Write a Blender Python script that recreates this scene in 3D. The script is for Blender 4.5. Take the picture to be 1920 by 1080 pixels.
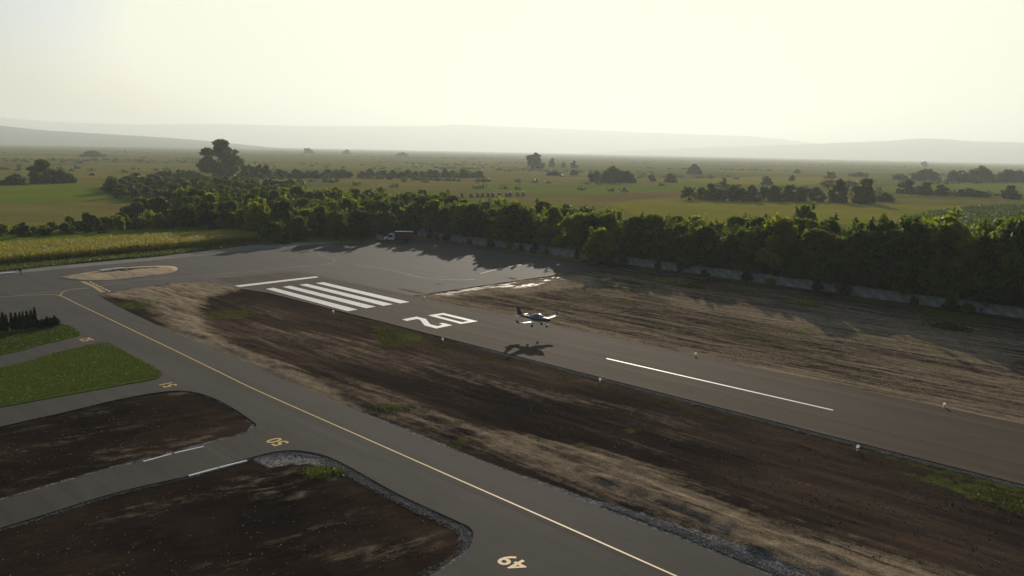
import bpy, math, random
import numpy as np
from mathutils import Vector, Matrix

# ------------------------------------------------------------------ scene
for o in list(bpy.data.objects):
    bpy.data.objects.remove(o)
SC = bpy.context.scene
COL = SC.collection
R = math.radians

# ------------------------------------------------------------------ camera
H = 27.0                                   # drone height, from the 9 m wingspan / 30 m centre line dashes
FPX, ROLL, PITCH = 1491.0, R(1.172), R(9.794)
cr, sr, cp, sp = math.cos(ROLL), math.sin(ROLL), math.cos(PITCH), math.sin(PITCH)
cam_d = bpy.data.cameras.new('camera')
cam_d.sensor_width = 36.0
cam_d.lens = FPX / 1920 * 36.0
cam_d.clip_start = 0.5
cam_d.clip_end = 60000
cam = bpy.data.objects.new('camera', cam_d)
COL.objects.link(cam)
right = Vector((cr, sr * sp, sr * cp)); up = Vector((-sr, cr * sp, cr * cp)); back = Vector((0, -cp, sp))
m = Matrix((right, up, back)).transposed().to_4x4()
m.translation = (0, 0, H)
cam.matrix_world = m
SC.camera = cam

# ------------------------------------------------------------------ light
SUN_EL, SUN_AZ = R(15.0), R(7.1)           # azimuth to the right of the view axis (+Y)
world = bpy.data.worlds.new('World'); SC.world = world; world.use_nodes = True
wn = world.node_tree.nodes; wl = world.node_tree.links
for n in list(wn): wn.remove(n)
sky = wn.new('ShaderNodeTexSky'); sky.sky_type = 'NISHITA'; sky.sun_disc = False
sky.sun_elevation = SUN_EL; sky.sun_rotation = SUN_AZ
sky.air_density = 0.9; sky.dust_density = 4.5; sky.ozone_density = 3.0; sky.altitude = 300
bg = wn.new('ShaderNodeBackground'); bg.inputs['Strength'].default_value = 0.095
wo = wn.new('ShaderNodeOutputWorld')
cap = wn.new('ShaderNodeMix'); cap.data_type = 'RGBA'; cap.blend_type = 'DARKEN'; cap.inputs[0].default_value = 1.0
cap.inputs[7].default_value = (8.3, 8.3, 6.7, 1)      # veiled sky: its glow levels off to cream everywhere alike
wl.new(sky.outputs[0], cap.inputs[6]); wl.new(cap.outputs[2], bg.inputs[0]); wl.new(bg.outputs[0], wo.inputs[0])

sl = bpy.data.lights.new('sun', 'SUN'); sl.energy = 5.0; sl.angle = R(0.53); sl.color = (1.0, 0.89, 0.74)
sun = bpy.data.objects.new('sun', sl); COL.objects.link(sun)
sdir = Vector((math.sin(SUN_AZ) * math.cos(SUN_EL), math.cos(SUN_AZ) * math.cos(SUN_EL), math.sin(SUN_EL)))
sun.rotation_euler = sdir.to_track_quat('Z', 'Y').to_euler()
sun.location = sdir * 300

SC.view_settings.view_transform = 'Standard'; SC.view_settings.look = 'None'
SC.view_settings.exposure = 0.32; SC.view_settings.gamma = 1.0
SC.render.engine = 'CYCLES'
SC.cycles.use_denoising = True
SC.cycles.max_bounces = 6; SC.cycles.diffuse_bounces = 2; SC.cycles.glossy_bounces = 2
SC.cycles.transmission_bounces = 4; SC.cycles.transparent_max_bounces = 8; SC.cycles.volume_bounces = 0
SC.cycles.sample_clamp_indirect = 6.0

# ------------------------------------------------------------------ helpers
def ray(x, y):
    u, v = x - 960.0, y - 540.0
    a, b = cr * u + sr * v, -sr * u + cr * v
    return (a, FPX * cp - b * sp, -FPX * sp - b * cp)
def G(x, y, z=0.0):
    """photo pixel -> point of the ground (height z) it shows"""
    r = ray(x, y); t = (z - H) / r[2]
    return (r[0] * t, r[1] * t, z)
def hor(x): return 250 + 0.02046 * (x + 630)     # the horizon's row at column x
def ppm(p): return FPX / math.hypot(p[0], p[1])   # pixels of a metre standing at p
_a, _b = G(1608, 842), G(625, 587)
RW = Vector((_b[0] - _a[0], _b[1] - _a[1])).normalized()    # along the runway, away to the left
RP = Vector((RW.y, -RW.x))                                    # across it, away to the right
ANG = math.atan2(RW.y, RW.x)
RWn, RPn = np.array(RW), np.array(RP)
def UV(p): return (p[0] * RW.x + p[1] * RW.y, p[0] * RP.x + p[1] * RP.y)
def W(u, v, z=0.0): return (u * RW.x + v * RP.x, u * RW.y + v * RP.y, z)

def tag(o, label=None, cat=None, group=None, kind=None):
    if label: o['label'] = label
    if cat: o['category'] = cat
    if group: o['group'] = group
    if kind: o['kind'] = kind
    return o
def link(name, data, parent=None):
    o = bpy.data.objects.new(name, data); COL.objects.link(o)
    if parent is not None: o.parent = parent
    return o
def empty(name, loc=(0, 0, 0), rz=0.0, parent=None):
    o = link(name, None, parent); o.location = loc; o.rotation_euler = (0, 0, rz); o.empty_display_size = 0.3
    return o
def mesh(name, verts, faces, mat=None, smooth=False):
    me = bpy.data.meshes.new(name)
    me.from_pydata([tuple(v) for v in verts], [], faces)
    if mat: me.materials.append(mat)
    if smooth: me.polygons.foreach_set('use_smooth', [True] * len(me.polygons))
    me.update(); return me
def np_mesh(name, V, F, mat=None, smooth=False):
    """V (n,3), F (m,k) numpy arrays -> mesh, quickly"""
    me = bpy.data.meshes.new(name); F = np.asarray(F, dtype=np.int32); k = F.shape[1]
    me.vertices.add(len(V)); me.vertices.foreach_set('co', np.asarray(V, dtype=np.float32).ravel())
    me.loops.add(F.size); me.loops.foreach_set('vertex_index', F.ravel())
    me.polygons.add(len(F)); me.polygons.foreach_set('loop_start', np.arange(0, F.size, k, dtype=np.int32))
    if smooth: me.polygons.foreach_set('use_smooth', np.ones(len(F), dtype=bool))
    if mat: me.materials.append(mat)
    me.update(calc_edges=True); return me
def obj(name, verts, faces, mat, parent=None, smooth=False):
    return link(name, mesh(name, verts, faces, mat, smooth), parent)

class MB:
    """collects boxes, tubes and lofts into one mesh"""
    def __init__(s): s.v, s.f = [], []
    def add(s, vs, fs):
        n = len(s.v); s.v += [tuple(v) for v in vs]; s.f += [tuple(i + n for i in f) for f in fs]; return s
    def box(s, x0, x1, y0, y1, z0, z1, taper=0.0):
        t = taper
        vs = [(x0, y0, z0), (x1, y0, z0), (x1, y1, z0), (x0, y1, z0), (x0 + t, y0 + t, z1), (x1 - t, y0 + t, z1), (x1 - t, y1 - t, z1), (x0 + t, y1 - t, z1)]
        return s.add(vs, [(0, 3, 2, 1), (4, 5, 6, 7), (0, 1, 5, 4), (1, 2, 6, 5), (2, 3, 7, 6), (3, 0, 4, 7)])
    def tube(s, pts, rad, n=8, caps=True):
        pts = [Vector(p) for p in pts]; rings = []
        for i, p in enumerate(pts):
            d = (pts[min(i + 1, len(pts) - 1)] - pts[max(i - 1, 0)]).normalized()
            a = d.orthogonal().normalized(); b = d.cross(a)
            r = rad[i] if isinstance(rad, (list, tuple)) else rad
            rings.append([p + (a * math.cos(2 * math.pi * k / n) + b * math.sin(2 * math.pi * k / n)) * r for k in range(n)])
        return s.loft(rings, caps)
    def loft(s, rings, caps=True, closed=True):
        n = len(rings[0]); vs = [v for r in rings for v in r]; fs = []
        for i in range(len(rings) - 1):
            for k in range(n if closed else n - 1):
                fs.append((i * n + k, i * n + (k + 1) % n, (i + 1) * n + (k + 1) % n, (i + 1) * n + k))
        if caps: fs += [tuple(range(n))[::-1], tuple(range((len(rings) - 1) * n, len(rings) * n))]
        return s.add(vs, fs)
    def lathe(s, prof, n=12, axis='z', at=(0, 0, 0)):
        rings = []
        for r, z in prof:
            ring = []
            for k in range(n):
                c, d = r * math.cos(2 * math.pi * k / n), r * math.sin(2 * math.pi * k / n)
                p = (c, d, z) if axis == 'z' else ((c, z, d) if axis == 'y' else (z, c, d))
                ring.append((p[0] + at[0], p[1] + at[1], p[2] + at[2]))
            rings.append(ring)
        return s.loft(rings)
    def build(s, name, mat, parent=None, smooth=False): return obj(name, s.v, s.f, mat, parent, smooth)

# numpy value noise
_rs = np.random.RandomState(5); _LAT = _rs.rand(256, 256)
def vnoise(x, y):
    xi, yi = np.floor(x).astype(int), np.floor(y).astype(int); fx, fy = x - xi, y - yi
    fx = fx * fx * (3 - 2 * fx); fy = fy * fy * (3 - 2 * fy)
    g = lambda a, b: _LAT[a & 255, b & 255]
    return (g(xi, yi) * (1 - fx) + g(xi + 1, yi) * fx) * (1 - fy) + (g(xi, yi + 1) * (1 - fx) + g(xi + 1, yi + 1) * fx) * fy
def fbm(x, y, o=4):
    s, a, t = 0.0, 0.5, 0.0
    for i in range(o):
        s = s + a * vnoise(x + 17.3 * i, y + 9.1 * i); t += a; a *= 0.55; x = x * 2.03; y = y * 2.03
    return s / t
def sst(a, b, x):
    t = np.clip((x - a) / (b - a), 0, 1); return t * t * (3 - 2 * t)
def seg_dist(X, Y, pts):
    d = np.full(np.shape(X), 1e9)
    for (x0, y0), (x1, y1) in zip(pts[:-1], pts[1:]):
        dx, dy = x1 - x0, y1 - y0; t = np.clip(((X - x0) * dx + (Y - y0) * dy) / (dx * dx + dy * dy + 1e-9), 0, 1)
        d = np.minimum(d, np.hypot(X - x0 - t * dx, Y - y0 - t * dy))
    return d
def in_poly(X, Y, poly):
    r = np.zeros(np.shape(X), dtype=bool); n = len(poly)
    for i in range(n):
        x0, y0 = poly[i][:2]; x1, y1 = poly[i - 1][:2]
        c = ((y0 > Y) != (y1 > Y)) & (X < (x1 - x0) * (Y - y0) / (y1 - y0 + 1e-12) + x0)
        r ^= c
    return r
def soft_poly(X, Y, poly, soft):
    """1 inside, 0 outside, a soft edge of that many metres"""
    d = seg_dist(X, Y, [p[:2] for p in poly] + [poly[0][:2]])
    return sst(-soft, soft, np.where(in_poly(X, Y, poly), d, -d))
def gp(px): return [G(*p)[:2] for p in px]
def smooth_px(pts, n=6, closed=True):
    """Catmull-Rom through the traced points"""
    out = []; m = len(pts); P = [np.array(p, float) for p in pts]
    rng = range(m) if closed else range(m - 1)
    for i in rng:
        if closed: a, b, c, d = P[i - 1], P[i], P[(i + 1) % m], P[(i + 2) % m]
        else: a, b, c, d = P[max(i - 1, 0)], P[i], P[i + 1], P[min(i + 2, m - 1)]
        for k in range(n):
            t = k / n
            out.append(tuple(0.5 * (2 * b + (c - a) * t + (2 * a - 5 * b + 4 * c - d) * t * t + (3 * b - a - 3 * c + d) * t ** 3)))
    if not closed: out.append(tuple(P[-1]))
    return out

# ------------------------------------------------------------------ materials
KB = 0.9                                   # base colours trimmed together to the photograph's exposure
class NT:
    def __init__(s, name):
        s.m = bpy.data.materials.new(name); s.m.use_nodes = True; s.t = s.m.node_tree
        for n in list(s.t.nodes): s.t.nodes.remove(n)
        s.out = s.t.nodes.new('ShaderNodeOutputMaterial')
    def n(s, typ, ins=None, **kw):
        nd = s.t.nodes.new('ShaderNode' + typ)
        for k, v in kw.items(): setattr(nd, k, v)
        for k, v in (ins or {}).items(): s.set(nd.inputs[k], v)
        return nd
    def set(s, sock, v):
        if isinstance(v, bpy.types.NodeSocket): s.t.links.new(v, sock)
        elif isinstance(v, bpy.types.Node): s.t.links.new(v.outputs[0], sock)
        elif isinstance(v, (tuple, list)) and len(v) == 3 and sock.type == 'RGBA': sock.default_value = (*v, 1)
        else: sock.default_value = v
    def pos(s, rot=0.0, scale=(1, 1, 1), obj=False):
        src = s.n('TexCoord').outputs['Object'] if obj else s.n('NewGeometry').outputs['Position']
        r = s.n('VectorRotate', {'Vector': src, 'Angle': -rot}, rotation_type='Z_AXIS')
        return s.n('VectorMath', {0: r, 1: scale}, operation='MULTIPLY').outputs[0]
    def noise(s, vec, scale, detail=4, rough=0.55, dist=0.0):
        return s.n('TexNoise', {'Vector': vec, 'Scale': scale, 'Detail': detail, 'Roughness': rough, 'Distortion': dist}).outputs[0]
    def ramp(s, fac, stops):
        r = s.n('ValToRGB', {'Fac': fac}); e = r.color_ramp.elements
        while len(e) < len(stops): e.new(0.5)
        for q, (p, c) in zip(e, stops):
            q.position = p; q.color = (*(min(0.8, k * KB) for k in c[:3]), 1)
        return r.outputs[0]
    def fr(s, fac, a, b, lo=0.0, hi=1.0):
        return s.n('MapRange', {'Value': fac, 'From Min': a, 'From Max': b, 'To Min': lo, 'To Max': hi}).outputs[0]
    def math(s, op, a, b=0.0):
        return s.n('Math', {0: a, 1: b}, operation=op, use_clamp=False).outputs[0]
    def mix(s, f, a, b, mode='MIX'):
        nd = s.t.nodes.new('ShaderNodeMix'); nd.data_type = 'RGBA'; nd.blend_type = mode
        s.set(nd.inputs[0], f); s.set(nd.inputs[6], a); s.set(nd.inputs[7], b); return nd.outputs[2]
    def bump(s, h, strength=0.5, dist=0.1):
        return s.n('Bump', {'Height': h, 'Strength': strength, 'Distance': dist}).outputs[0]
    def bsdf(s, color, rough=0.8, spec=0.5, normal=None, metal=0.0, coat=0.0, **extra):
        b = s.n('BsdfPrincipled', {'Base Color': color, 'Roughness': rough, 'Specular IOR Level': spec, 'Metallic': metal, 'Coat Weight': coat})
        if normal is not None: s.set(b.inputs['Normal'], normal)
        for k, v in extra.items(): s.set(b.inputs[k], v)
        s.t.links.new(b.outputs[0], s.out.inputs['Surface']); return s.m

def plain(name, color, rough=0.7, spec=0.5, var=0.12, scale=3.0, metal=0.0, coat=0.0):
    t = NT(name); p = t.pos(obj=True); nz = t.noise(p, scale, 5)
    c0 = tuple(c * (1 - var) for c in color); c1 = tuple(min(1, c * (1 + var)) for c in color)
    return t.bsdf(t.ramp(nz, [(0.3, c0), (0.7, c1)]), t.fr(nz, 0.3, 0.7, max(0.02, rough - 0.08), min(1, rough + 0.08)), spec, t.bump(nz, 0.15, 0.01), metal, coat)

def asphalt_mat(name, dark, light, rough=0.88, joint=0.0, spec=0.11):
    t = NT(name)
    st = t.noise(t.pos(ANG, (0.018, 0.55, 1)), 1.0, 5, 0.6)           # paver lanes along the runway
    big = t.noise(t.pos(), 0.045, 4, 0.6, 0.6)
    mid = t.noise(t.pos(), 0.6, 5, 0.65)
    fin = t.noise(t.pos(), 14.0, 3, 0.7)
    f = t.math('ADD', t.math('MULTIPLY', st, 0.60), t.math('MULTIPLY', big, 0.32))
    f = t.math('ADD', f, t.math('MULTIPLY', mid, 0.08))
    col = t.ramp(f, [(0.36, dark), (0.50, tuple((a + b) / 2 for a, b in zip(dark, light))), (0.64, light)])
    grit = t.fr(fin, 0.3, 0.7, 0.86, 1.14)
    col = t.mix(1.0, col, t.n('CombineColor', {0: grit, 1: grit, 2: grit}), 'MULTIPLY')
    # narrow pale joints between lanes, tyre and wet streaks
    w = t.n('TexWave', {'Vector': t.pos(ANG, (0.002, 1, 1)), 'Scale': 0.0635, 'Distortion': 1.2, 'Detail': 2, 'Detail Scale': 0.4}, bands_direction='Y').outputs[1]
    j = t.fr(w, 0.985, 1.0, 0, joint)
    col = t.mix(j, col, tuple(c * 1.9 for c in light))
    s2 = t.noise(t.pos(ANG, (0.012, 0.9, 1)), 1.7, 3, 0.5)
    col = t.mix(t.fr(s2, 0.58, 0.72, 0, 0.5), col, tuple(c * 0.45 for c in dark))
    sn = t.noise(t.pos(ANG, (0.35, 1, 1)), 0.16, 6, 0.7, 0.8)
    col = t.mix(t.fr(sn, 0.56, 0.66, 0, 0.35), col, tuple(c * 0.55 for c in dark))
    rg = t.fr(mid, 0.3, 0.7, rough - 0.015, rough + 0.015)
    return t.bsdf(col, rg, spec, t.bump(fin, 0.25, 0.012))

def paint_mat(name, color, wear=0.35):
    t = NT(name); a = t.noise(t.pos(), 2.2, 6, 0.7); b = t.noise(t.pos(), 11.0, 4, 0.7)
    f = t.fr(t.math('ADD', t.math('MULTIPLY', a, 0.6), t.math('MULTIPLY', b, 0.4)), 0.50, 0.68, 0, wear)
    return t.bsdf(t.mix(f, color, (0.10, 0.09, 0.08)), 0.6, 0.4, t.bump(b, 0.2, 0.01))

def soil_mat(name='soil', tone=1.9, sw=0.4, rot=None, stretch=0.10, ck=1.2):
    rot = ANG if rot is None else rot
    t = NT(name); at = t.n('Attribute', attribute_name='mask'); sep = t.n('SeparateColor', {0: at.outputs['Color']})
    tn = t.n('Attribute', attribute_name='tone').outputs['Fac']
    clay, grass, gravel, wet0 = sep.outputs[0], sep.outputs[1], sep.outputs[2], at.outputs['Alpha']
    streak = t.noise(t.pos(rot, (stretch, 1.0, 1)), 0.9, 6, 0.65, 0.6)
    big = t.noise(t.pos(ANG, (0.5, 1, 1)), 0.07, 5, 0.6, 0.5)
    mid = t.noise(t.pos(), 0.9, 6, 0.7); fine = t.noise(t.pos(), 7.0, 5, 0.75)
    wet = t.math('MULTIPLY', t.fr(t.math('ADD', wet0, t.fr(t.noise(t.pos(ANG + 1.57, (0.25, 1, 1)), 3.4, 6, 0.75), 0.35, 0.65, -0.5, 0.5)), 0.35, 0.9), t.fr(wet0, 0.0, 0.2))
    f = t.math('ADD', t.math('MULTIPLY', streak, sw), t.math('ADD', t.math('MULTIPLY', big, 0.8 - sw), t.math('MULTIPLY', fine, 0.2)))
    f = t.math('ADD', f, t.math('MULTIPLY', tn, 0.16))
    base = t.ramp(f, [(p_, tuple(c_ * tone for c_ in q_)) for p_, q_ in [(0.34, (0.0100, 0.0078, 0.0068)), (0.48, (0.0205, 0.0146, 0.0112)), (0.59, (0.037, 0.0250, 0.0172)), (0.70, (0.063, 0.043, 0.028))]])
    cn = t.math('ADD', clay, t.fr(t.math('ADD', t.math('MULTIPLY', streak, 0.5), t.math('ADD', t.math('MULTIPLY', mid, 0.3), t.math('MULTIPLY', fine, 0.2))), 0.32, 0.68, -0.75, 0.75))
    cf = t.fr(cn, 0.12, 1.10)
    ccol = t.ramp(fine, [(p_, tuple(min(0.55, c_ * ck) for c_ in q_)) for p_, q_ in [(0.3, (0.18, 0.134, 0.082)), (0.55, (0.30, 0.230, 0.146)), (0.75, (0.42, 0.335, 0.225))]])
    col = t.mix(t.math('MULTIPLY', cf, t.fr(clay, 0.02, 0.15)), base, ccol)
    gn = t.math('ADD', grass, t.fr(mid, 0.3, 0.7, -0.45, 0.45))
    gcol = t.ramp(fine, [(0.3, (0.030, 0.036, 0.010)), (0.5, (0.075, 0.085, 0.020)), (0.72, (0.14, 0.125, 0.035))])
    col = t.mix(t.math('MULTIPLY', t.fr(gn, 0.4, 0.75), t.fr(grass, 0.02, 0.15)), col, gcol)
    vor = t.n('TexVoronoi', {'Vector': t.pos(), 'Scale': 7.0}).outputs['Color']
    vs = t.n('SeparateColor', {0: vor}).outputs[0]
    grc = t.ramp(vs, [(0.0, (0.06, 0.06, 0.06)), (0.55, (0.15, 0.142, 0.128)), (1.0, (0.30, 0.285, 0.26))])
    col = t.mix(t.fr(t.math('ADD', gravel, t.fr(mid, 0.3, 0.7, -0.3, 0.3)), 0.35, 0.6), col, grc)
    col = t.mix(t.math('MULTIPLY', wet, 0.35), col, (0.03, 0.026, 0.022))
    rg = t.fr(wet, 0.0, 1.0, 0.93, 0.60)
    h = t.math('ADD', t.math('MULTIPLY', streak, 0.8), t.math('ADD', t.math('MULTIPLY', mid, 0.6), t.math('MULTIPLY', fine, 0.35)))
    hs = t.fr(wet, 0.0, 1.0, 0.9, 0.5)
    b = t.n('Bump', {'Height': h, 'Strength': hs, 'Distance': 0.13}).outputs[0]
    return t.bsdf(col, rg, t.fr(wet, 0, 1, 0.0, 0.35), b)

def leafy(name, cols, trans=0.35, hue=0.75):
    t = NT(name); oi = t.n('ObjectInfo').outputs['Random']
    nz = t.noise(t.pos(obj=True), 0.9, 3); nf = t.noise(t.pos(obj=True), 7.0, 2)
    f = t.math('ADD', t.math('MULTIPLY', nz, 0.6), t.math('MULTIPLY', nf, 0.4))
    f = t.math('ADD', f, t.fr(oi, 0, 1, -hue * 0.35, hue * 0.35))
    col = t.ramp(f, [(0.28, cols[0]), (0.5, cols[1]), (0.72, cols[2])])
    d = t.n('BsdfPrincipled', {'Base Color': col, 'Roughness': 0.6, 'Specular IOR Level': 0.25})
    tc = t.mix(1.0, col, (2.3, 2.1, 0.6), 'MULTIPLY')
    tr = t.n('BsdfTranslucent', {'Color': tc}); ms = t.n('MixShader', {0: trans, 1: d.outputs[0], 2: tr.outputs[0]})
    t.t.links.new(ms.outputs[0], t.out.inputs['Surface']); return t.m

def field_mat(name, c0, c1, c2, rot=0.0, stretch=0.08, scale=0.25, bump=0.6):
    t = NT(name); a = t.noise(t.pos(rot, (stretch, 1, 1)), scale, 6, 0.65, 0.3); b = t.noise(t.pos(), 0.02, 4, 0.6, 0.5); c = t.noise(t.pos(), 1.3, 5, 0.7)
    f = t.math('ADD', t.math('MULTIPLY', a, 0.4), t.math('ADD', t.math('MULTIPLY', b, 0.35), t.math('MULTIPLY', c, 0.25)))
    return t.bsdf(t.ramp(f, [(0.36, c0), (0.5, c1), (0.63, c2)]), 0.95, 0.0, t.bump(t.math('ADD', a, c), bump, 0.4))

def terrain_mat():
    t = NT('plain_grassland')
    v = t.n('TexVoronoi', {'Vector': t.pos(R(12), (0.0026, 0.0075, 1)), 'Scale': 1.0, 'Randomness': 0.85})
    cell = t.n('SeparateColor', {0: v.outputs['Color']}).outputs[0]
    a = t.noise(t.pos(R(8), (0.25, 1, 1)), 0.014, 6, 0.68, 0.5); b = t.noise(t.pos(), 0.12, 5, 0.7); c = t.noise(t.pos(R(10), (0.15, 1, 1)), 0.0045, 4, 0.6, 0.4)
    col = t.ramp(cell, [(0.0, (0.060, 0.070, 0.020)), (0.3, (0.100, 0.096, 0.034)), (0.55, (0.072, 0.092, 0.022)), (0.8, (0.140, 0.118, 0.050)), (1.0, (0.090, 0.108, 0.026))])
    f = t.math('ADD', t.math('MULTIPLY', a, 0.5), t.math('ADD', t.math('MULTIPLY', b, 0.2), t.math('MULTIPLY', c, 0.3)))
    col2 = t.ramp(f, [(0.34, (0.018, 0.024, 0.010)), (0.46, (0.050, 0.056, 0.020)), (0.56, (0.090, 0.085, 0.034)), (0.68, (0.15, 0.12, 0.06))])
    return t.bsdf(t.mix(1.0, t.mix(0.55, col, col2), (1.95, 1.75, 1.15), 'MULTIPLY'), 0.97, 0.0, t.bump(t.math('ADD', a, b), 0.7, 1.2))

M = {}
M['asphalt'] = asphalt_mat('asphalt', (0.039, 0.035, 0.028), (0.070, 0.062, 0.049))
M['runway'] = asphalt_mat('runway_asphalt', (0.052, 0.037, 0.022), (0.090, 0.065, 0.040), 0.92, 0.3, 0.05)
M['white'] = paint_mat('white_paint', (0.72, 0.70, 0.62), 0.55)
M['yellow'] = paint_mat('yellow_paint', (0.56, 0.35, 0.065), 0.45)
M['faded'] = paint_mat('faded_yellow_paint', (0.24, 0.20, 0.11), 0.8)
M['soil'] = soil_mat()
M['island'] = soil_mat('island_soil', 1.8, ck=1.75)
M['plot'] = soil_mat('plot_soil', 1.15, 0.25, ANG + 1.35, 0.3)
M['strip'] = soil_mat('strip_soil', 1.8, 0.5)
M['terrain'] = terrain_mat()
M['leaf'] = leafy('leaf_green', [(0.036, 0.066, 0.010), (0.075, 0.115, 0.016), (0.15, 0.175, 0.024)], 0.55)
M['leaf_dark'] = leafy('leaf_dark', [(0.026, 0.048, 0.011), (0.046, 0.076, 0.015), (0.080, 0.108, 0.022)], 0.45)
M['leaf_yellow'] = leafy('leaf_yellow', [(0.070, 0.085, 0.016), (0.16, 0.14, 0.025), (0.30, 0.23, 0.04)], 0.45)
M['leaf_hedge'] = leafy('leaf_hedge', [(0.010, 0.020, 0.010), (0.018, 0.032, 0.014), (0.030, 0.046, 0.018)], 0.15)
M['maize'] = leafy('maize', [(0.065, 0.105, 0.014), (0.15, 0.175, 0.026), (0.31, 0.27, 0.055)], 0.45)
M['grass'] = leafy('grass_blade', [(0.045, 0.076, 0.012), (0.070, 0.102, 0.017), (0.095, 0.118, 0.028)], 0.22)
M['weed'] = leafy('weed', [(0.045, 0.050, 0.012), (0.065, 0.068, 0.018), (0.11, 0.092, 0.032)], 0.15)
M['dry'] = leafy('dry_stalk', [(0.060, 0.045, 0.020), (0.12, 0.085, 0.04), (0.2, 0.15, 0.07)], 0.3)
M['bark'] = plain('bark', (0.055, 0.042, 0.032), 0.95, 0.1, 0.35, 6)
M['concrete'] = plain('concrete', (0.26, 0.235, 0.195), 0.9, 0.1, 0.4, 0.9)
M['concrete_white'] = plain('white_concrete', (0.75, 0.73, 0.68), 0.85, 0.25, 0.12, 2.0)
M['stone'] = plain('gravel_stone', (0.20, 0.178, 0.145), 0.9, 0.2, 0.5, 0.7)
M['pebble'] = plain('pale_stone', (0.42, 0.38, 0.32), 0.9, 0.2, 0.4, 0.5)
M['lawn'] = field_mat('lawn', (0.048, 0.080, 0.011), (0.074, 0.112, 0.016), (0.11, 0.135, 0.028), 0, 1.0, 0.6)
M['meadow'] = field_mat('meadow', (0.085, 0.12, 0.012), (0.13, 0.16, 0.018), (0.17, 0.18, 0.028), R(5), 0.1, 0.4)
M['green_field'] = field_mat('green_field', (0.100, 0.140, 0.015), (0.140, 0.180, 0.019), (0.18, 0.20, 0.028), R(4))
M['pale_verge'] = field_mat('pale_verge', (0.13, 0.115, 0.085), (0.24, 0.22, 0.18), (0.36, 0.34, 0.29), R(4), 0.2, 0.5)
M['tan_field'] = field_mat('tan_field', (0.12, 0.112, 0.028), (0.18, 0.155, 0.042), (0.24, 0.195, 0.064), R(4))
M['olive_field'] = field_mat('olive_field', (0.17, 0.160, 0.020), (0.22, 0.20, 0.026), (0.27, 0.235, 0.040), R(4))
M['orange_field'] = field_mat('orange_field', (0.12, 0.085, 0.032), (0.18, 0.125, 0.046), (0.23, 0.165, 0.07), R(4))
M['rough_grass'] = field_mat('rough_grass', (0.030, 0.045, 0.010), (0.060, 0.078, 0.018), (0.11, 0.11, 0.034), R(4), 0.3, 0.7)
M['hill'] = field_mat('hill', (0.035, 0.045, 0.020), (0.060, 0.066, 0.030), (0.10, 0.092, 0.045), 0, 0.4, 0.01)

# ------------------------------------------------------------------ ground and hills
GS = 26000
ground = obj('ground', [(-GS, -3000, -0.12), (GS, -3000, -0.12), (GS, GS, -0.12), (-GS, GS, -0.12)], [(0, 1, 2, 3)], M['terrain'])
tag(ground, kind='structure')

def ridge(name, sky_px, D, width, seed, rough=0.10):
    xs = np.linspace(sky_px[0][0], sky_px[-1][0], 220); ys = np.interp(xs, [p[0] for p in sky_px], [p[1] for p in sky_px])
    NR = 26; V = []
    for j in range(NR):
        t = j / (NR - 1) * 2 - 1                     # -1 near foot, 0 crest, 1 far foot
        prof = math.cos(t * math.pi / 2) ** 1.3
        for x, y in zip(xs, ys):
            top = max(0.0, (hor(x) - y) / FPX * D + H)
            d = D + t * width
            az = math.atan2(x - 960, FPX)
            n = float(fbm(np.array(x * 0.012 + seed), np.array(t * 2.0 + seed), 5))
            z = top * prof * (1 + rough * 4 * (n - 0.5) * (1 - prof)) + (vnoise(np.array(x * 0.25 + seed), np.array(t * 9.0)) - 0.5) * top * 0.03 * prof
            V.append((math.sin(az) * d, math.cos(az) * d, float(z) - 1.5))
    n = len(xs); F = [(j * n + i, j * n + i + 1, (j + 1) * n + i + 1, (j + 1) * n + i) for j in range(NR - 1) for i in range(n - 1)]
    return tag(obj(name, V, F, M['hill'], None, True), kind='structure')
ridge('near_hill', [(-700, 205), (-300, 222), (0, 240), (100, 248), (200, 253), (300, 258), (400, 265), (500, 275), (600, 283), (700, 290)], 10000, 3000, 3.0)
ridge('far_ridge', [(-900, 190), (-300, 212), (0, 227), (100, 234), (250, 238), (410, 236), (600, 239), (800, 238), (850, 235), (950, 239), (1100, 245), (1200, 250), (1400, 258), (1600, 280), (1800, 300)], 22000, 3600, 11.0, 0.05)
ridge('right_ridge', [(900, 292), (1050, 288), (1270, 278), (1450, 273), (1560, 270), (1640, 268), (1710, 264), (1750, 266), (1800, 270), (1920, 274), (2200, 276), (2700, 290)], 17000, 3600, 23.0)

def sheet(name, px, z, mat, smoothed=False, world=False):
    if smoothed: px = smooth_px(px, 5)
    V = [(p[0], p[1], z) for p in px] if world else [G(x, y, z) for x, y in px]
    o = obj(name, V, [tuple(range(len(V)))], mat)
    me = o.data
    if me.polygons[0].normal.z < 0: me.flip_normals()
    return tag(o, kind='structure')
def slab(name, V, z0, mat):
    n = len(V); a = sum(V[i - 1][0] * V[i][1] - V[i][0] * V[i - 1][1] for i in range(n))
    if a < 0: V = V[::-1]
    vs = V + [(x, y, z0) for x, y, z in V]
    fs = [tuple(range(n))] + [(i, n + i, n + (i + 1) % n, (i + 1) % n) for i in range(n)]
    return tag(obj(name, vs, fs, mat), kind='structure')

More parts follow.
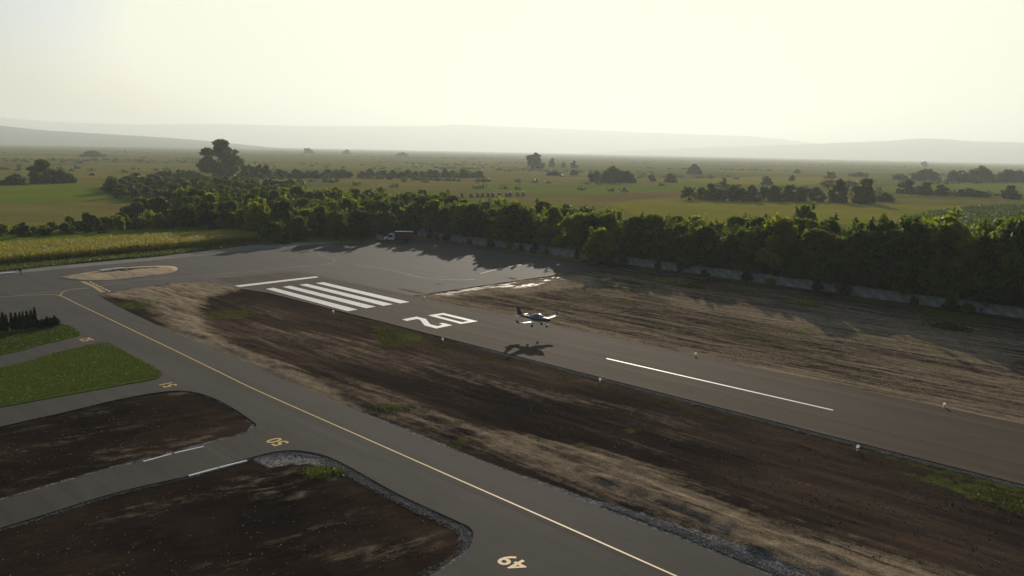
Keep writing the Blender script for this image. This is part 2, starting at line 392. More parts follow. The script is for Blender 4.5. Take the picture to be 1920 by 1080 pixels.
# far fields
sheet('tan_field', [(-250, 398), (0, 384), (150, 378), (228, 380), (236, 398), (170, 412), (0, 420), (-250, 438)], -0.09, M['tan_field'])
sheet('green_field', [(-250, 362), (0, 349), (168, 346), (215, 358), (242, 368), (228, 379), (150, 377), (0, 383), (-250, 396)], -0.085, M['green_field'])
sheet('far_green_field', [(-250, 352), (0, 345), (100, 343), (165, 345), (0, 347.5), (-250, 358)], -0.08, M['olive_field'])
sheet('stubble_field', [(690, 345), (760, 338), (1000, 333), (1180, 341), (1110, 348), (950, 346), (860, 352), (700, 354)], -0.09, M['tan_field'])
sheet('meadow_field', [(860, 353), (960, 347), (1130, 349), (1285, 343), (1400, 348), (1290, 357), (1130, 364), (1060, 363), (950, 360)], -0.085, M['green_field'])
sheet('ripe_field', [(1085, 371), (1180, 362), (1280, 357), (1300, 365), (1190, 374), (1120, 377)], -0.08, M['orange_field'])
sheet('hay_field', [(1140, 381), (1210, 374), (1300, 371), (1500, 378), (1640, 384), (1830, 386), (1720, 398), (1690, 415), (1500, 425), (1290, 420), (1190, 402)], -0.075, M['olive_field'])
sheet('distant_field', [(1640, 352), (1780, 345), (1920, 343), (2100, 345), (2100, 358), (1900, 362), (1700, 368)], -0.085, M['green_field'])
sheet('pasture', [(1290, 336), (1420, 331), (1600, 334), (1640, 342), (1500, 346), (1330, 344)], -0.09, M['olive_field'])
sheet('dry_pasture', [(0, 320), (200, 306), (700, 305), (940, 312), (930, 322), (700, 318), (470, 315), (250, 322), (0, 335), (-300, 340)], -0.1, M['tan_field'])

# ------------------------------------------------------------------ soil of the airfield (one fine sheet for each bare area)
def soil_grid(name, u0, u1, v0, v1, res, fn, mat='soil'):
    us = np.arange(u0, u1 + 1e-6, res); vs = np.arange(v0, v1 + 1e-6, res); U, V = np.meshgrid(us, vs, indexing='ij')
    X = U * RW.x + V * RP.x; Y = U * RW.y + V * RP.y
    Z, mask, *tone = fn(U, V, X, Y)
    P = np.stack([X, Y, Z], -1).reshape(-1, 3); a, b = len(us), len(vs)
    I = np.arange(a * b).reshape(a, b)
    F = np.stack([I[:-1, :-1], I[:-1, 1:], I[1:, 1:], I[1:, :-1]], -1).reshape(-1, 4)
    me = np_mesh(name, P, F, M[mat], True)
    if me.polygons[0].normal.z < 0: me.flip_normals()
    at = me.color_attributes.new('mask', 'FLOAT_COLOR', 'POINT')
    at.data.foreach_set('color', np.clip(np.stack(mask, -1), 0, 1).reshape(-1).astype(np.float32))
    if tone:
        ta = me.attributes.new('tone', 'FLOAT', 'POINT'); ta.data.foreach_set('value', tone[0].reshape(-1).astype(np.float32))
    return tag(link(name, me), kind='structure')

TAXI_R = [(185, 555), (225, 577), (275, 600), (325, 624), (400, 654), (475, 685), (515, 704), (595, 737), (640, 756), (745, 802), (921, 872), (1048, 920), (1160, 966), (1280, 1012), (1442, 1078), (1640, 1160), (1900, 1265)]
TAXI_Rg = gp(TAXI_R)
RW_NEAR = [W(u, UV(G(1125, 713))[1] + 0.55) for u in (150, -80)]
V_NEAR, V_FAR = UV(G(1125, 713))[1] + 0.75, UV(G(1304, 665))[1] - 0.7

def infield(U, V, X, Y):
    n1 = fbm(U * 0.05, V * 0.35, 5); n2 = fbm(X * 0.8, Y * 0.8, 4); n3 = fbm(U * 0.25, V * 1.3 + 30, 4)
    dt = seg_dist(X, Y, TAXI_Rg); dr = V_NEAR - V
    clay = 0.92 * soft_poly(X, Y, gp([(180, 554), (250, 541), (330, 531), (400, 530), (452, 541), (420, 551), (385, 560), (375, 585), (385, 615), (430, 645), (490, 668), (560, 700), (640, 735), (640, 757), (475, 690), (330, 630), (310, 612), (300, 592), (275, 575), (255, 563)]), 2.0)
    clay = np.maximum(clay, 0.62 * soft_poly(X, Y, gp([(850, 800), (960, 815), (1080, 838), (1190, 862), (1280, 900), (1400, 955), (1460, 985), (1600, 1030), (1800, 1085), (2100, 1190), (1700, 1150), (1440, 1060), (1270, 985), (1180, 950), (1050, 895), (930, 850)]), 2.0))
    clay = np.maximum(clay, 0.32 * soft_poly(X, Y, gp([(640, 757), (560, 700), (700, 720), (860, 790), (1000, 830), (1100, 900), (900, 850)]), 1.5))
    clay = np.maximum(clay, 0.2 * soft_poly(X, Y, gp([(440, 600), (700, 640), (1000, 720), (1300, 790), (1250, 800), (900, 730), (620, 670), (480, 640)]), 4.0))
    clay = np.maximum(clay, 0.12 * sst(0.5, 0.75, n1))
    grass = 0.95 * soft_poly(X, Y, gp([(700, 612), (745, 618), (800, 632), (790, 640), (740, 650), (705, 645)]), 1.5)
    grass = np.maximum(grass, (0.45 + 0.4 * sst(30, 5, U)) * sst(2.6 + 2.0 * sst(40, 0, U), 0.8, dr) * sst(0.3, 0.55, fbm(U * 0.12, V * 0.3 + 7, 3)) * (U < 100))
    grass = np.maximum(grass, 0.75 * soft_poly(X, Y, gp([(1660, 880), (1760, 890), (1920, 925), (2100, 985), (2100, 1020), (1920, 965), (1800, 930)]), 1.2))
    for (px, py, r) in [(732, 768, 1.1), (1180, 808, 1.0), (1090, 832, 0.8), (860, 832, 1.2), (430, 590, 5), (250, 572, 5)]:
        g = G(px, py); grass = np.maximum(grass, 0.7 * sst(r * 1.5, r * 0.3, np.hypot(X - g[0], Y - g[1])))
    gravel = 0.9 * sst(0.75, 0.35, np.abs(dr - 0.25)) * (U < 75)
    gw = 0.4 + 2.3 * sst(40, 24, U); gravel = np.maximum(gravel, 0.85 * sst(gw, gw * 0.5, dt) * sst(75, 60, U))
    tu = np.array([UV(p) for p in TAXI_Rg])[::-1]; side = V - np.interp(U, tu[:, 0], tu[:, 1]); dt = np.where(side < 0, 0, dt)
    edge = sst(0.3, 2.2, dt) * sst(0.4, 1.6, dr)
    z = 0.03 + edge * ((n1 - 0.5) * 0.22 + (n3 - 0.5) * 0.20 + clay * (np.abs(n3 - 0.5) * -0.7 + 0.22) + (n2 - 0.5) * 0.08)
    mound = sst(4.5, 1.8, np.abs(dt - 2.8)) * sst(125, 100, U) * sst(0.38, 0.62, fbm(U * 0.15, V * 0.5 + 3, 3))
    z = z + edge * mound * (0.13 + 0.42 * (n2 - 0.4))
    z = np.where(side < 0.3, np.minimum(z, 0.03), z)
    n5 = fbm(U * 0.03 + 3, V * 0.12 + 60, 4) - 0.5
    tone = 1.5 * n5 + 0.55 * soft_poly(X, Y, gp([(380, 560), (520, 560), (700, 610), (900, 665), (1130, 722), (1000, 720), (800, 700), (640, 680), (520, 690), (430, 630)]), 5)
    tone = tone - 0.55 * soft_poly(X, Y, gp([(640, 690), (800, 700), (1000, 735), (1250, 790), (1400, 850), (1250, 870), (1050, 830), (850, 780), (700, 730)]), 4) + 0.25 * soft_poly(X, Y, gp([(1380, 880), (1700, 920), (1920, 1000), (1920, 1080), (1600, 1000)]), 5)
    return z, (clay, grass, gravel, np.zeros_like(U)), tone
soil_grid('infield_soil', -45, 156, 42, V_NEAR + 1.5, 0.4, infield)

PLOT_C = smooth_px([(-300, 872), (0, 800), (120, 773), (220, 749), (300, 735), (350, 733), (395, 744), (440, 767), (474, 790), (480, 798), (462, 812), (400, 829), (300, 856), (150, 895), (0, 937), (-300, 1015)], 5)
PLOT_D = smooth_px([(-300, 1078), (0, 990), (211, 925), (352, 892), (461, 860), (528, 845), (585, 848), (640, 867), (745, 925), (851, 974), (884, 992), (884, 1018), (862, 1046), (809, 1077), (700, 1125), (500, 1210), (100, 1330), (-300, 1400)], 5)
def plots(U, V, X, Y):
    n1 = fbm(U * 0.35, V * 0.07, 5); n2 = fbm(X * 0.8, Y * 0.8, 4); n3 = fbm(U * 0.9, V * 0.2 + 30, 4)
    gC, gD = gp(PLOT_C), gp(PLOT_D)
    dC = seg_dist(X, Y, gC + gC[:1]); dD = seg_dist(X, Y, gD + gD[:1])
    clay = 0.30 * sst(0.5, 0.72, n1)
    clay = np.maximum(clay, 0.42 * soft_poly(X, Y, gp([(160, 850), (250, 832), (400, 812), (420, 822), (300, 850), (190, 878)]), 1.2))
    clay = np.maximum(clay, 0.9 * soft_poly(X, Y, gp([(305, 737), (345, 733), (370, 738), (320, 740)]), 0.5))
    clay = np.maximum(clay, 0.36 * soft_poly(X, Y, gp([(440, 905), (540, 890), (620, 915), (560, 940), (470, 935)]), 1.5))
    clay = np.maximum(clay, 0.36 * soft_poly(X, Y, gp([(560, 1040), (760, 1010), (840, 1000), (860, 1020), (700, 1060)]), 1.2))
    grass = 0.75 * soft_poly(X, Y, gp([(540, 880), (600, 870), (650, 885), (640, 905), (570, 895)]), 0.8)
    clay = clay * 0.42
    gw = 0.45 + 1.9 * sst(34, 41, V)
    gravel = np.maximum(0.95 * sst(gw, gw * 0.6, dD), 0.55 * sst(0.7, 0.3, dC))
    gravel = np.maximum(gravel, 0.9 * soft_poly(X, Y, gp([(470, 858), (530, 846), (590, 849), (650, 874), (620, 876), (560, 872), (500, 876)]), 0.5))
    edge = sst(0.4, 2.0, np.minimum(dC, dD))
    z = 0.0 + edge * ((n1 - 0.5) * 0.25 + (n3 - 0.5) * 0.16 + (n2 - 0.5) * 0.10)
    tone = 2.0 * (fbm(X * 0.10 + 9, Y * 0.10, 5) - 0.5)
    return z, (clay, grass, gravel, np.zeros_like(U)), tone
soil_grid('plot_soil', 8, 150, -30, 47, 0.4, plots, 'plot')

WALL_A, WALL_B = G(1920, 598), G(800, 445)
WD = Vector((WALL_B[0] - WALL_A[0], WALL_B[1] - WALL_A[1])).normalized(); WN = Vector((WD.y, -WD.x))
V_WALL = UV(WALL_A)[1]
def strip(U, V, X, Y):
    n1 = fbm(U * 0.04, V * 0.4, 5); n2 = fbm(X * 0.7, Y * 0.7, 4); n3 = fbm(U * 0.12, V * 1.1 + 30, 4); n4 = fbm(U * 0.08, V * 0.22 + 50, 3)
    dr = V - V_FAR
    clay = 0.24 + 0.20 * sst(0.42, 0.62, n1)
    clay = np.maximum(clay, 0.62 * sst(5, 1.0, np.abs(dr - 1.5)))
    clay = np.maximum(clay, 0.8 * soft_poly(X, Y, gp([(765, 557), (880, 538), (1010, 519), (1110, 515), (1130, 535), (1000, 552), (900, 556), (820, 562)]), 3.0))
    clay = np.maximum(clay, 0.6 * soft_poly(X, Y, gp([(1130, 530), (1300, 560), (1480, 580), (1700, 610), (1920, 660), (1920, 700), (1600, 640), (1300, 585)]), 4.0))
    clay = clay * sst(160, 138, V) + 0.1
    grass = 0.8 * sst(140, 152, V) * sst(0.45, 0.6, n4)
    grass = np.maximum(grass, 0.5 * sst(0.52, 0.66, fbm(U * 0.1, V * 0.25 + 90, 3)) * sst(8, 14, dr))
    wet = 0.9 * soft_poly(X, Y, gp([(800, 553), (900, 536), (1015, 519), (1060, 519), (1040, 532), (960, 541), (880, 549), (820, 556)]), 2.0) * sst(0.47, 0.60, fbm(U * 0.9, V * 0.25 + 12, 4))
    wet = np.maximum(wet, 0.95 * soft_poly(X, Y, gp([(1125, 521), (1145, 520), (1150, 524), (1130, 526)]), 0.4))

    edge = sst(0.4, 2.5, dr)
    z = 0.02 + edge * (1 - 0.8 * wet) * ((n1 - 0.5) * 0.25 + (n3 - 0.5) * 0.30 + (n2 - 0.5) * 0.10) - 0.05 * wet
    return z, (clay, grass, np.zeros_like(U), wet), 1.2 * (fbm(U * 0.03, V * 0.10 + 21, 4) - 0.5)
soil_grid('strip_soil', -45, 122, V_FAR - 1.5, V_WALL + 8, 0.55, strip, 'strip')

# ------------------------------------------------------------------ pavements
TAXI = TAXI_R + [(1500, 1420), (500, 1420), (300, 1290), (500, 1210), (700, 1125)] + \
    PLOT_D[PLOT_D.index(min(PLOT_D, key=lambda p: abs(p[0] - 809) + abs(p[1] - 1077)))::-1] + PLOT_C[::-1][5 * 1:] + [(-300, 600), (-300, 575), (100, 570)]
# plot C outline runs left edge -> top -> tip -> bottom; walk it bottom first
cb = PLOT_C; iC0 = 0
cwalk = [p for p in PLOT_C if True]
top_to_bottom = cwalk[:next(i for i, p in enumerate(cwalk) if p[1] > 1010 and p[0] < -250) + 1] if any(p[1] > 1010 and p[0] < -250 for p in cwalk) else cwalk
dwalk = PLOT_D[:next(i for i, p in enumerate(PLOT_D) if abs(p[0] - 700) < 6 and p[1] > 1100) + 1]
TAXI = TAXI_R + [(1500, 1420), (500, 1420), (300, 1290), (500, 1210)] + dwalk[::-1] + top_to_bottom[::-1] + [(-300, 575), (100, 570)]
taxi = slab('taxiway', [G(x, y, 0.108) for x, y in TAXI], -0.15, M['asphalt'])
APRON = [(-300, 600), (-300, 545), (0, 516.5), (300, 488), (600, 459.5), (700, 452.5), (760, 448), (830, 451), (960, 472), (1080, 490), (1150, 499), (1128, 504), (1010, 520), (880, 539), (765, 556)] + \
    [(700, 569), (640, 569), (560, 558), (452, 541)] + smooth_px([(452, 541), (420, 534.5), (370, 531.5), (320, 533.5), (250, 541), (185, 554)], 4, False) + [(140, 580)]
apron = slab('apron', [G(x, y, 0.116) for x, y in APRON], -0.15, M['asphalt'])
runway = slab('runway', [W(152, V_NEAR, 0.124), W(152, V_FAR, 0.124), W(-260, V_FAR, 0.124), W(-260, V_NEAR, 0.124)], -0.15, M['runway'])

def marking(name, V, mat, parent, label=None):
    n = len(V); o = obj(name, V, [tuple(range(n))], mat, parent)
    if o.data.polygons[0].normal.z < 0: o.data.flip_normals()
    if label: o['label'] = label
    return o
def pm(name, px, z, mat, parent, label=None): return marking(name, [G(x, y, z) for x, y in px], mat, parent, label)
def line(name, px, width, z, mat, parent, label=None, sm=True):
    P = [Vector(G(x, y, z)) for x, y in (smooth_px(px, 6, False) if sm and len(px) > 2 else px)]
    L, Rr = [], []
    for i, p in enumerate(P):
        d = (P[min(i + 1, len(P) - 1)] - P[max(i - 1, 0)]).normalized(); nrm = Vector((-d.y, d.x, 0)) * width / 2
        L.append(p + nrm); Rr.append(p - nrm)
    n = len(P); fs = [(i, n + i, n + i + 1, i + 1) for i in range(n - 1)]
    o = obj(name, L + Rr, fs, mat, parent)
    if o.data.polygons[0].normal.z < 0: o.data.flip_normals()
    if label: o['label'] = label
    return o
ZR = 0.129
# threshold bar, four stripes, 02, centre line (corners traced, all on the runway plane)
pm('threshold_bar', [(440, 535.5), (592, 518), (598, 520), (449, 538)], ZR, M['white'], runway)
c5 = lambda x, y: (420 + x / 4, 480 + y / 4)
for q in ([(312, 246), (372, 238), (1003, 401), (928, 414)], [(440, 231), (497, 223), (1137, 380), (1065, 391)],
          [(565, 215), (622, 208), (1267, 362), (1195, 373)], [(688, 203), (745, 196), (1392, 345), (1322, 355)]):
    pm('threshold_stripe', [c5(*p) for p in q], ZR, M['white'], runway)
c9 = lambda x, y: (560 + x / 6, 480 + y / 6)
pm('numeral_two', [c9(*p) for p in [(1163, 713), (1325, 682), (1432, 708), (1480, 768), (1560, 788), (1620, 775), (1580, 758), (1622, 752), (1728, 778), (1548, 815), (1415, 780), (1365, 716), (1330, 708), (1215, 730)]], ZR, M['white'], runway)
def ring(name, outer, inner, z, mat, parent):
    V = [G(x, y, z) for x, y in outer] + [G(x, y, z) for x, y in inner]; n = len(outer)
    o = obj(name, V, [(i, (i + 1) % n, n + (i + 1) % n, n + i) for i in range(n)], mat, parent)
    if o.data.polygons[0].normal.z < 0: o.data.flip_normals()
    return o
ring('numeral_zero', [c5(*p) for p in [(1530, 445), (1645, 427), (1904, 489), (1778, 509)]], [c5(*p) for p in [(1596, 448), (1642, 441), (1838, 488), (1786, 496)]], ZR, M['white'], runway)
line('centre_line', [(1137, 672), (1562, 769)], 0.32, ZR, M['white'], runway, sm=False)
pc = [UV(G(1137, 672)), UV(G(1562, 769))]
for k in (1, 2):
    u = pc[1][0] - 20 - 50 * (k - 1); v = pc[1][1]
    marking('centre_line', [W(u, v - 0.16, ZR), W(u, v + 0.16, ZR), W(u - 30, v + 0.16, ZR), W(u - 30, v - 0.16, ZR)], M['white'], runway)

ZT = 0.121
line('taxi_centre_line', [(0, 557), (50, 553.5), (90, 552.5), (114, 555), (150, 572), (230, 610), (330, 658), (410, 697), (480, 731), (640, 802), (850, 895), (1050, 983), (1270, 1081), (1500, 1183)], 0.17, ZT, M['yellow'], taxi)
line('lead_in_line', [(114, 555), (116, 549), (128, 544), (148, 541), (166, 540)], 0.15, ZT, M['yellow'], apron)
line('lead_in_line', [(40, 552), (110, 545), (165, 540), (240, 528), (340, 519.5), (390, 518), (440, 519), (475, 522)], 0.13, ZT, M['faded'], apron)
line('lead_in_line', [(597, 473), (600, 478), (616, 483), (627, 487), (622, 493), (600, 496.5), (550, 501), (470, 509), (380, 515)], 0.13, ZT, M['faded'], apron)
line('lead_in_line', [(665, 496), (720, 504), (760, 513), (800, 521), (845, 524.5), (890, 524)], 0.16, ZT, M['faded'], apron)
line('lead_in_line', [(900, 513), (940, 503), (1000, 492)], 0.2, ZT, M['faded'], apron)
line('hold_line', [(152, 527.5), (176, 538), (191, 548)], 0.25, ZT, M['yellow'], apron, sm=False)
line('hold_line', [(156, 527.3), (180, 537.5), (196, 547.5)], 0.2, ZT, M['yellow'], apron, sm=False)
for k in range(8):
    t = k / 7; x, y = 164 + t * 40, 527 + t * 19
    pm('hold_dash', [(x - 3, y - 1), (x + 1, y - 1.4), (x + 4, y + 0.3), (x, y + 0.7)], ZT, M['yellow'], apron)

def numeral(txt, px, tall, name, lab):
    cu = bpy.data.curves.new('numeral', 'FONT'); cu.body = txt; cu.size = tall * 1.4; cu.align_x = 'CENTER'; cu.align_y = 'CENTER'; cu.resolution_u = 3; cu.offset = 0.035
    tmp = bpy.data.objects.new('tmp', cu); COL.objects.link(tmp)
    dg = bpy.context.evaluated_depsgraph_get(); me = bpy.data.meshes.new_from_object(tmp.evaluated_get(dg))
    bpy.data.objects.remove(tmp); me.materials.clear(); me.materials.append(M['yellow'])
    o = link(name, me, taxi); o.location = G(*px, ZT); o['label'] = lab
    o.rotation_euler = (0, 0, ANG); return o
numeral('49', (963, 1054), 1.45, 'stand_number', 'yellow number 49 painted on the tarmac')
numeral('50', (521, 828), 1.45, 'stand_number', 'yellow number 50 painted on the tarmac')
numeral('51', (316, 721), 1.45, 'stand_number', 'yellow number 51 painted on the tarmac')
numeral('52', (163, 636.5), 1.45, 'stand_number', 'yellow number 52 painted on the tarmac')

# traffic island on the apron, lawns
def dome(name, px, z, hgt, mat, mask=None):
    P = smooth_px(px, 6); c = np.mean([G(x, y, z)[:2] for x, y in P], 0); rings = []
    n = len(P)
    V, mk = [], []
    for j in range(7):
        t = 1 - j / 7
        for i, (x, y) in enumerate(P):
            g = np.array(G(x, y, z)[:2]); q = c + (g - c) * t
            V.append((q[0], q[1], z + hgt * (1 - t ** 4) + 0.05 * (float(vnoise(np.array(q[0] * 0.7), np.array(q[1] * 0.7))) - 0.5) * (t < 0.99)))
            fx = float(vnoise(np.array(q[0] * 0.25), np.array(q[1] * 0.4)))
            mk.append(mask(q, t, fx) if mask else (0, 0, 0, 0))
    V.append((c[0], c[1], z + hgt)); mk.append(mk[-1])
    F = [(j * n + i, j * n + (i + 1) % n, (j + 1) * n + (i + 1) % n, (j + 1) * n + i) for j in range(6) for i in range(n)]
    F += [(6 * n + i, 6 * n + (i + 1) % n, 7 * n) for i in range(n)]
    V += [(x, y, z - 0.03) for x, y, _ in V[:n]]; k = 7 * n + 1; mk += mk[:n]
    F += [(k + i, k + (i + 1) % n, (i + 1) % n, i) for i in range(n)]
    o = obj(name, V, F, mat, None, True)
    import bmesh
    bm = bmesh.new(); bm.from_mesh(o.data); bmesh.ops.recalc_face_normals(bm, faces=bm.faces); bm.to_mesh(o.data); bm.free()
    at = o.data.color_attributes.new('mask', 'FLOAT_COLOR', 'POINT')
    at.data.foreach_set('color', np.array(mk, dtype=np.float32).ravel())
    return tag(o, kind='structure')
def isl(q, t, f):
    u, v = UV(q); far = u - 172
    brown = 1.0 if far > 2 and t < 0.8 else 0.0
    return (0.25 if brown else 1.0, 0, 0.45 * f if not brown else 0, 0)
dome('dirt_island', [(109, 520.5), (150, 513), (200, 506), (250, 500.5), (300, 498.5), (326, 499.5), (333, 505), (322, 511), (290, 517), (230, 524), (180, 527.5), (130, 525.5)], 0.118, 0.12, M['island'], isl)

def lawn(name, px, z, hgt, mat):
    return slab(name, [G(x, y, z + hgt) for x, y in px], z, mat)
LAWN_B = smooth_px([(-300, 736), (0, 690), (100, 664), (170, 648), (196, 643.5), (215, 650), (260, 674), (296, 694), (304, 701), (290, 710), (240, 719), (120, 741), (0, 763), (-300, 820)], 4)
LAWN_A = smooth_px([(-300, 655), (0, 624), (60, 616), (103, 609), (128, 611), (148, 624), (150, 627), (140, 631), (70, 648), (0, 665), (-300, 715)], 4)
for nm, P in (('near_lawn', LAWN_B), ('hedge_lawn', LAWN_A)):
    lawn(nm, P, 0.10, 0.08, M['lawn'])
# verges beyond the apron
sheet('sandy_verge', [(-300, 544), (0, 516), (300, 487.5), (600, 459), (640, 454), (470, 456), (300, 481), (100, 499), (0, 507), (-300, 533)], 0.02, M['pale_verge'])
M['dark_strip'] = plain('dark_strip', (0.02, 0.019, 0.018), 0.9)
sheet('apron_edge_strip', [(-300, 544.5), (0, 516.2), (300, 487.7), (600, 459.2), (600, 457.6), (300, 486), (0, 514.4), (-300, 542.5)], 0.03, M['dark_strip'])  # flat, narrow near-black strip following the apron's far edge
VERGE = [(-300, 535), (0, 509.5), (80, 501), (180, 490), (300, 480), (420, 466), (490, 457), (480, 452), (250, 471), (0, 494), (-300, 517)]
sheet('grass_verge', VERGE, 0.026, M['rough_grass'])
sheet('meadow', [(-300, 490), (0, 470), (250, 450), (490, 440), (500, 424), (400, 421), (300, 427), (150, 433), (0, 438), (-300, 450)], 0.02, M['meadow'])

# ------------------------------------------------------------------ scattered stuff: grass, stones, maize
def quads_mesh(name, C, A, B, mat, smooth=False):
    """leaf quads from centres and two half-axes"""
    n = len(C); V = np.empty((n, 4, 3)); V[:, 0] = C - A - B; V[:, 1] = C + A - B; V[:, 2] = C + A * 0.75 + B; V[:, 3] = C - A * 0.75 + B
    return np_mesh(name, V.reshape(-1, 3), np.arange(n * 4).reshape(n, 4), mat, smooth)
def sample_poly(poly, n, rs):
    P = np.array([p[:2] for p in poly]); lo, hi = P.min(0), P.max(0); out = []
    tot = 0
    while tot < n:
        q = lo + rs.rand(n * 2, 2) * (hi - lo); q = q[in_poly(q[:, 0], q[:, 1], poly)]; out.append(q); tot += len(q)
    return np.concatenate(out)[:n]
def grass_stuff(name, poly, n, hgt, wid, z, mat, label, cat, rs, thin=None):
    q = sample_poly(poly, n, rs)
    if thin is not None: q = q[thin(q)]
    n = len(q); a = rs.rand(n) * np.pi; h = hgt * (0.5 + rs.rand(n)); w = wid * (0.6 + 0.8 * rs.rand(n))
    lean = (rs.rand(n, 2) - 0.5) * hgt * 0.7
    C = np.column_stack([q, z + h / 2]); A = np.column_stack([np.cos(a) * w, np.sin(a) * w, np.zeros(n)]); B = np.column_stack([lean[:, 0], lean[:, 1], h / 2])
    return tag(link(name, quads_mesh(name, C, A, B, mat)), label, cat, kind='stuff')
RS = np.random.RandomState(11)
grass_stuff('lawn_grass', gp([(-80, 703)] + [p for p in LAWN_B if p[0] > -60] + [(-80, 778)]), 24000, 0.06, 0.05, 0.18, M['grass'], 'short mown grass covering the larger green lawn', 'grass', RS)
grass_stuff('hedge_lawn_grass', gp([(-80, 632)] + [p for p in LAWN_A if p[0] > -60] + [(-80, 683)]), 9000, 0.08, 0.06, 0.18, M['grass'], 'short grass on the lawn beside the thin cypress row', 'grass', RS)
grass_stuff('verge_grass', gp([p for p in VERGE]), 16000, 0.35, 0.12, 0.03, M['grass'], 'rough grass strip along the near foot of the maize', 'grass', RS)
infp = gp([(700, 612), (760, 620), (820, 637), (1000, 684), (1125, 717), (1400, 790), (1608, 844), (1920, 925), (2000, 946), (2000, 1000), (1860, 950), (1700, 885), (1500, 830), (1250, 766), (1000, 700), (860, 668), (790, 655), (720, 655)])
grass_stuff('runway_weeds', infp, 14000, 0.08, 0.045, 0.05, M['weed'], 'patchy weeds and dry grass along the near runway edge', 'weeds', RS,
            lambda q: fbm(q[:, 0] * 0.22, q[:, 1] * 0.22, 5) + 0.22 * (RS.rand(len(q)) - 0.5) > 0.52)
for (px, py, n, r, lab) in [(735, 768, 260, 0.9, 'green weed tuft beside the taxiway below the runway number'), (612, 885, 150, 0.8, 'yellow green weed patch on the gravel corner above number 49')]:
    c = G(px, py); q = np.array(c[:2]) + RS.randn(n, 2) * np.array([r, r * 0.6]); a = RS.rand(n) * 3.14; h = 0.10 + 0.18 * RS.rand(n)
    me = quads_mesh('weed_tuft', np.column_stack([q, 0.08 + h / 2]), np.column_stack([np.cos(a) * 0.05, np.sin(a) * 0.05, 0 * a]), np.column_stack([RS.randn(n) * 0.06, RS.randn(n) * 0.06, h / 2]), M['grass'])
    tag(link('weed_tuft', me), lab, 'weeds', kind='stuff')

def stones(name, pts, zs, smin, smax, mat, label, rs):
    oc = np.array([(1, 0, 0), (-1, 0, 0), (0, 1, 0), (0, -1, 0), (0, 0, 1), (0, 0, -0.6)], float)
    of = np.array([(0, 2, 4), (2, 1, 4), (1, 3, 4), (3, 0, 4), (2, 0, 5), (1, 2, 5), (3, 1, 5), (0, 3, 5)])
    n = len(pts); s = (smin + (smax - smin) * rs.rand(n) ** 2)[:, None, None] * (0.6 + 0.8 * rs.rand(n, 6, 1)); a = rs.rand(n) * 6.28
    ca, sa = np.cos(a), np.sin(a); O = oc[None] * s; X = O[..., 0] * ca[:, None] - O[..., 1] * sa[:, None]; Y = O[..., 0] * sa[:, None] + O[..., 1] * ca[:, None]
    V = np.stack([X + pts[:, 0:1], Y + pts[:, 1:2], O[..., 2] * 0.8 + np.asarray(zs).reshape(-1, 1)], -1).reshape(-1, 3)
    F = (of[None] + (np.arange(n) * 6)[:, None, None]).reshape(-1, 3)
    return tag(link(name, np_mesh(name, V, F, mat)), label, 'gravel', kind='stuff')
gD = gp(PLOT_D)
q = sample_poly(gp([(0, 985), (352, 890), (470, 855), (530, 845), (640, 865), (884, 990), (886, 1020), (809, 1078), (740, 1078), (840, 1025), (850, 1005), (600, 880), (480, 885), (250, 945), (0, 1025)]), 16000, RS)
d = seg_dist(q[:, 0], q[:, 1], gD); ins = in_poly(q[:, 0], q[:, 1], gD); vv = q @ RPn
q = q[ins & (d < 0.5 + 1.9 * sst(34, 41, vv) + 0.3 * RS.rand(len(q)))]
stones('gravel_border', q, np.full(len(q), 0.03), 0.025, 0.075, M['stone'], 'grey gravel border round the bare plot above number 49', RS)
us = -30 + RS.rand(9000) * 110; vs = V_NEAR - 0.2 - np.abs(RS.randn(9000)) * 0.35
stones('runway_gravel', np.array([W(u, v)[:2] for u, v in zip(us, vs)]), np.full(9000, 0.05), 0.03, 0.09, M['stone'], 'grey gravel shoulder along the near runway edge', RS)
q = sample_poly(gp([(1130, 950), (1280, 1008), (1460, 1082), (1700, 1180), (1760, 1180), (1540, 1085), (1350, 1020), (1200, 962)]), 6000, RS)
stones('taxiway_gravel', q, np.full(len(q), 0.06), 0.03, 0.10, M['stone'], 'grey gravel shoulder along the right taxiway edge', RS)
M['clod'] = plain('earth_clod', (0.095, 0.072, 0.050), 0.95, 0.0, 0.6, 0.35)
for nm, pl, nn, lb in [('strip_clods', [(800, 566), (1010, 525), (1120, 520), (1920, 640), (1960, 790), (1300, 662)], 9000, 'brown clods and ruts scattered over the strip before the wall'),
                       ('infield_clods', [(380, 600), (460, 545), (900, 662), (1920, 935), (1960, 1100), (1500, 1085), (1180, 955), (640, 745)], 11000, 'brown clods scattered over the infield soil')]:
    q = sample_poly(gp(pl), nn, RS); q = q[fbm(q[:, 0] * 0.25, q[:, 1] * 0.25, 4) + 0.3 * (RS.rand(len(q)) - 0.5) > 0.47]
    stones(nm, q, np.full(len(q), 0.05), 0.02, 0.10, M['clod'], lb, RS)
q = np.concatenate([sample_poly(gp([(420, 600), (1500, 830), (1920, 960), (1920, 1080), (1300, 900), (700, 700)]), 900, RS), sample_poly(gp([(0, 1000), (500, 880), (800, 980), (800, 1060), (0, 1200)]), 500, RS), sample_poly(gp([(0, 820), (300, 760), (450, 790), (200, 870), (0, 920)]), 220, RS)])
stones('loose_stones', q, np.full(len(q), 0.08), 0.018, 0.055, M['pebble'], 'pale stones scattered over the bare brown soil', RS)

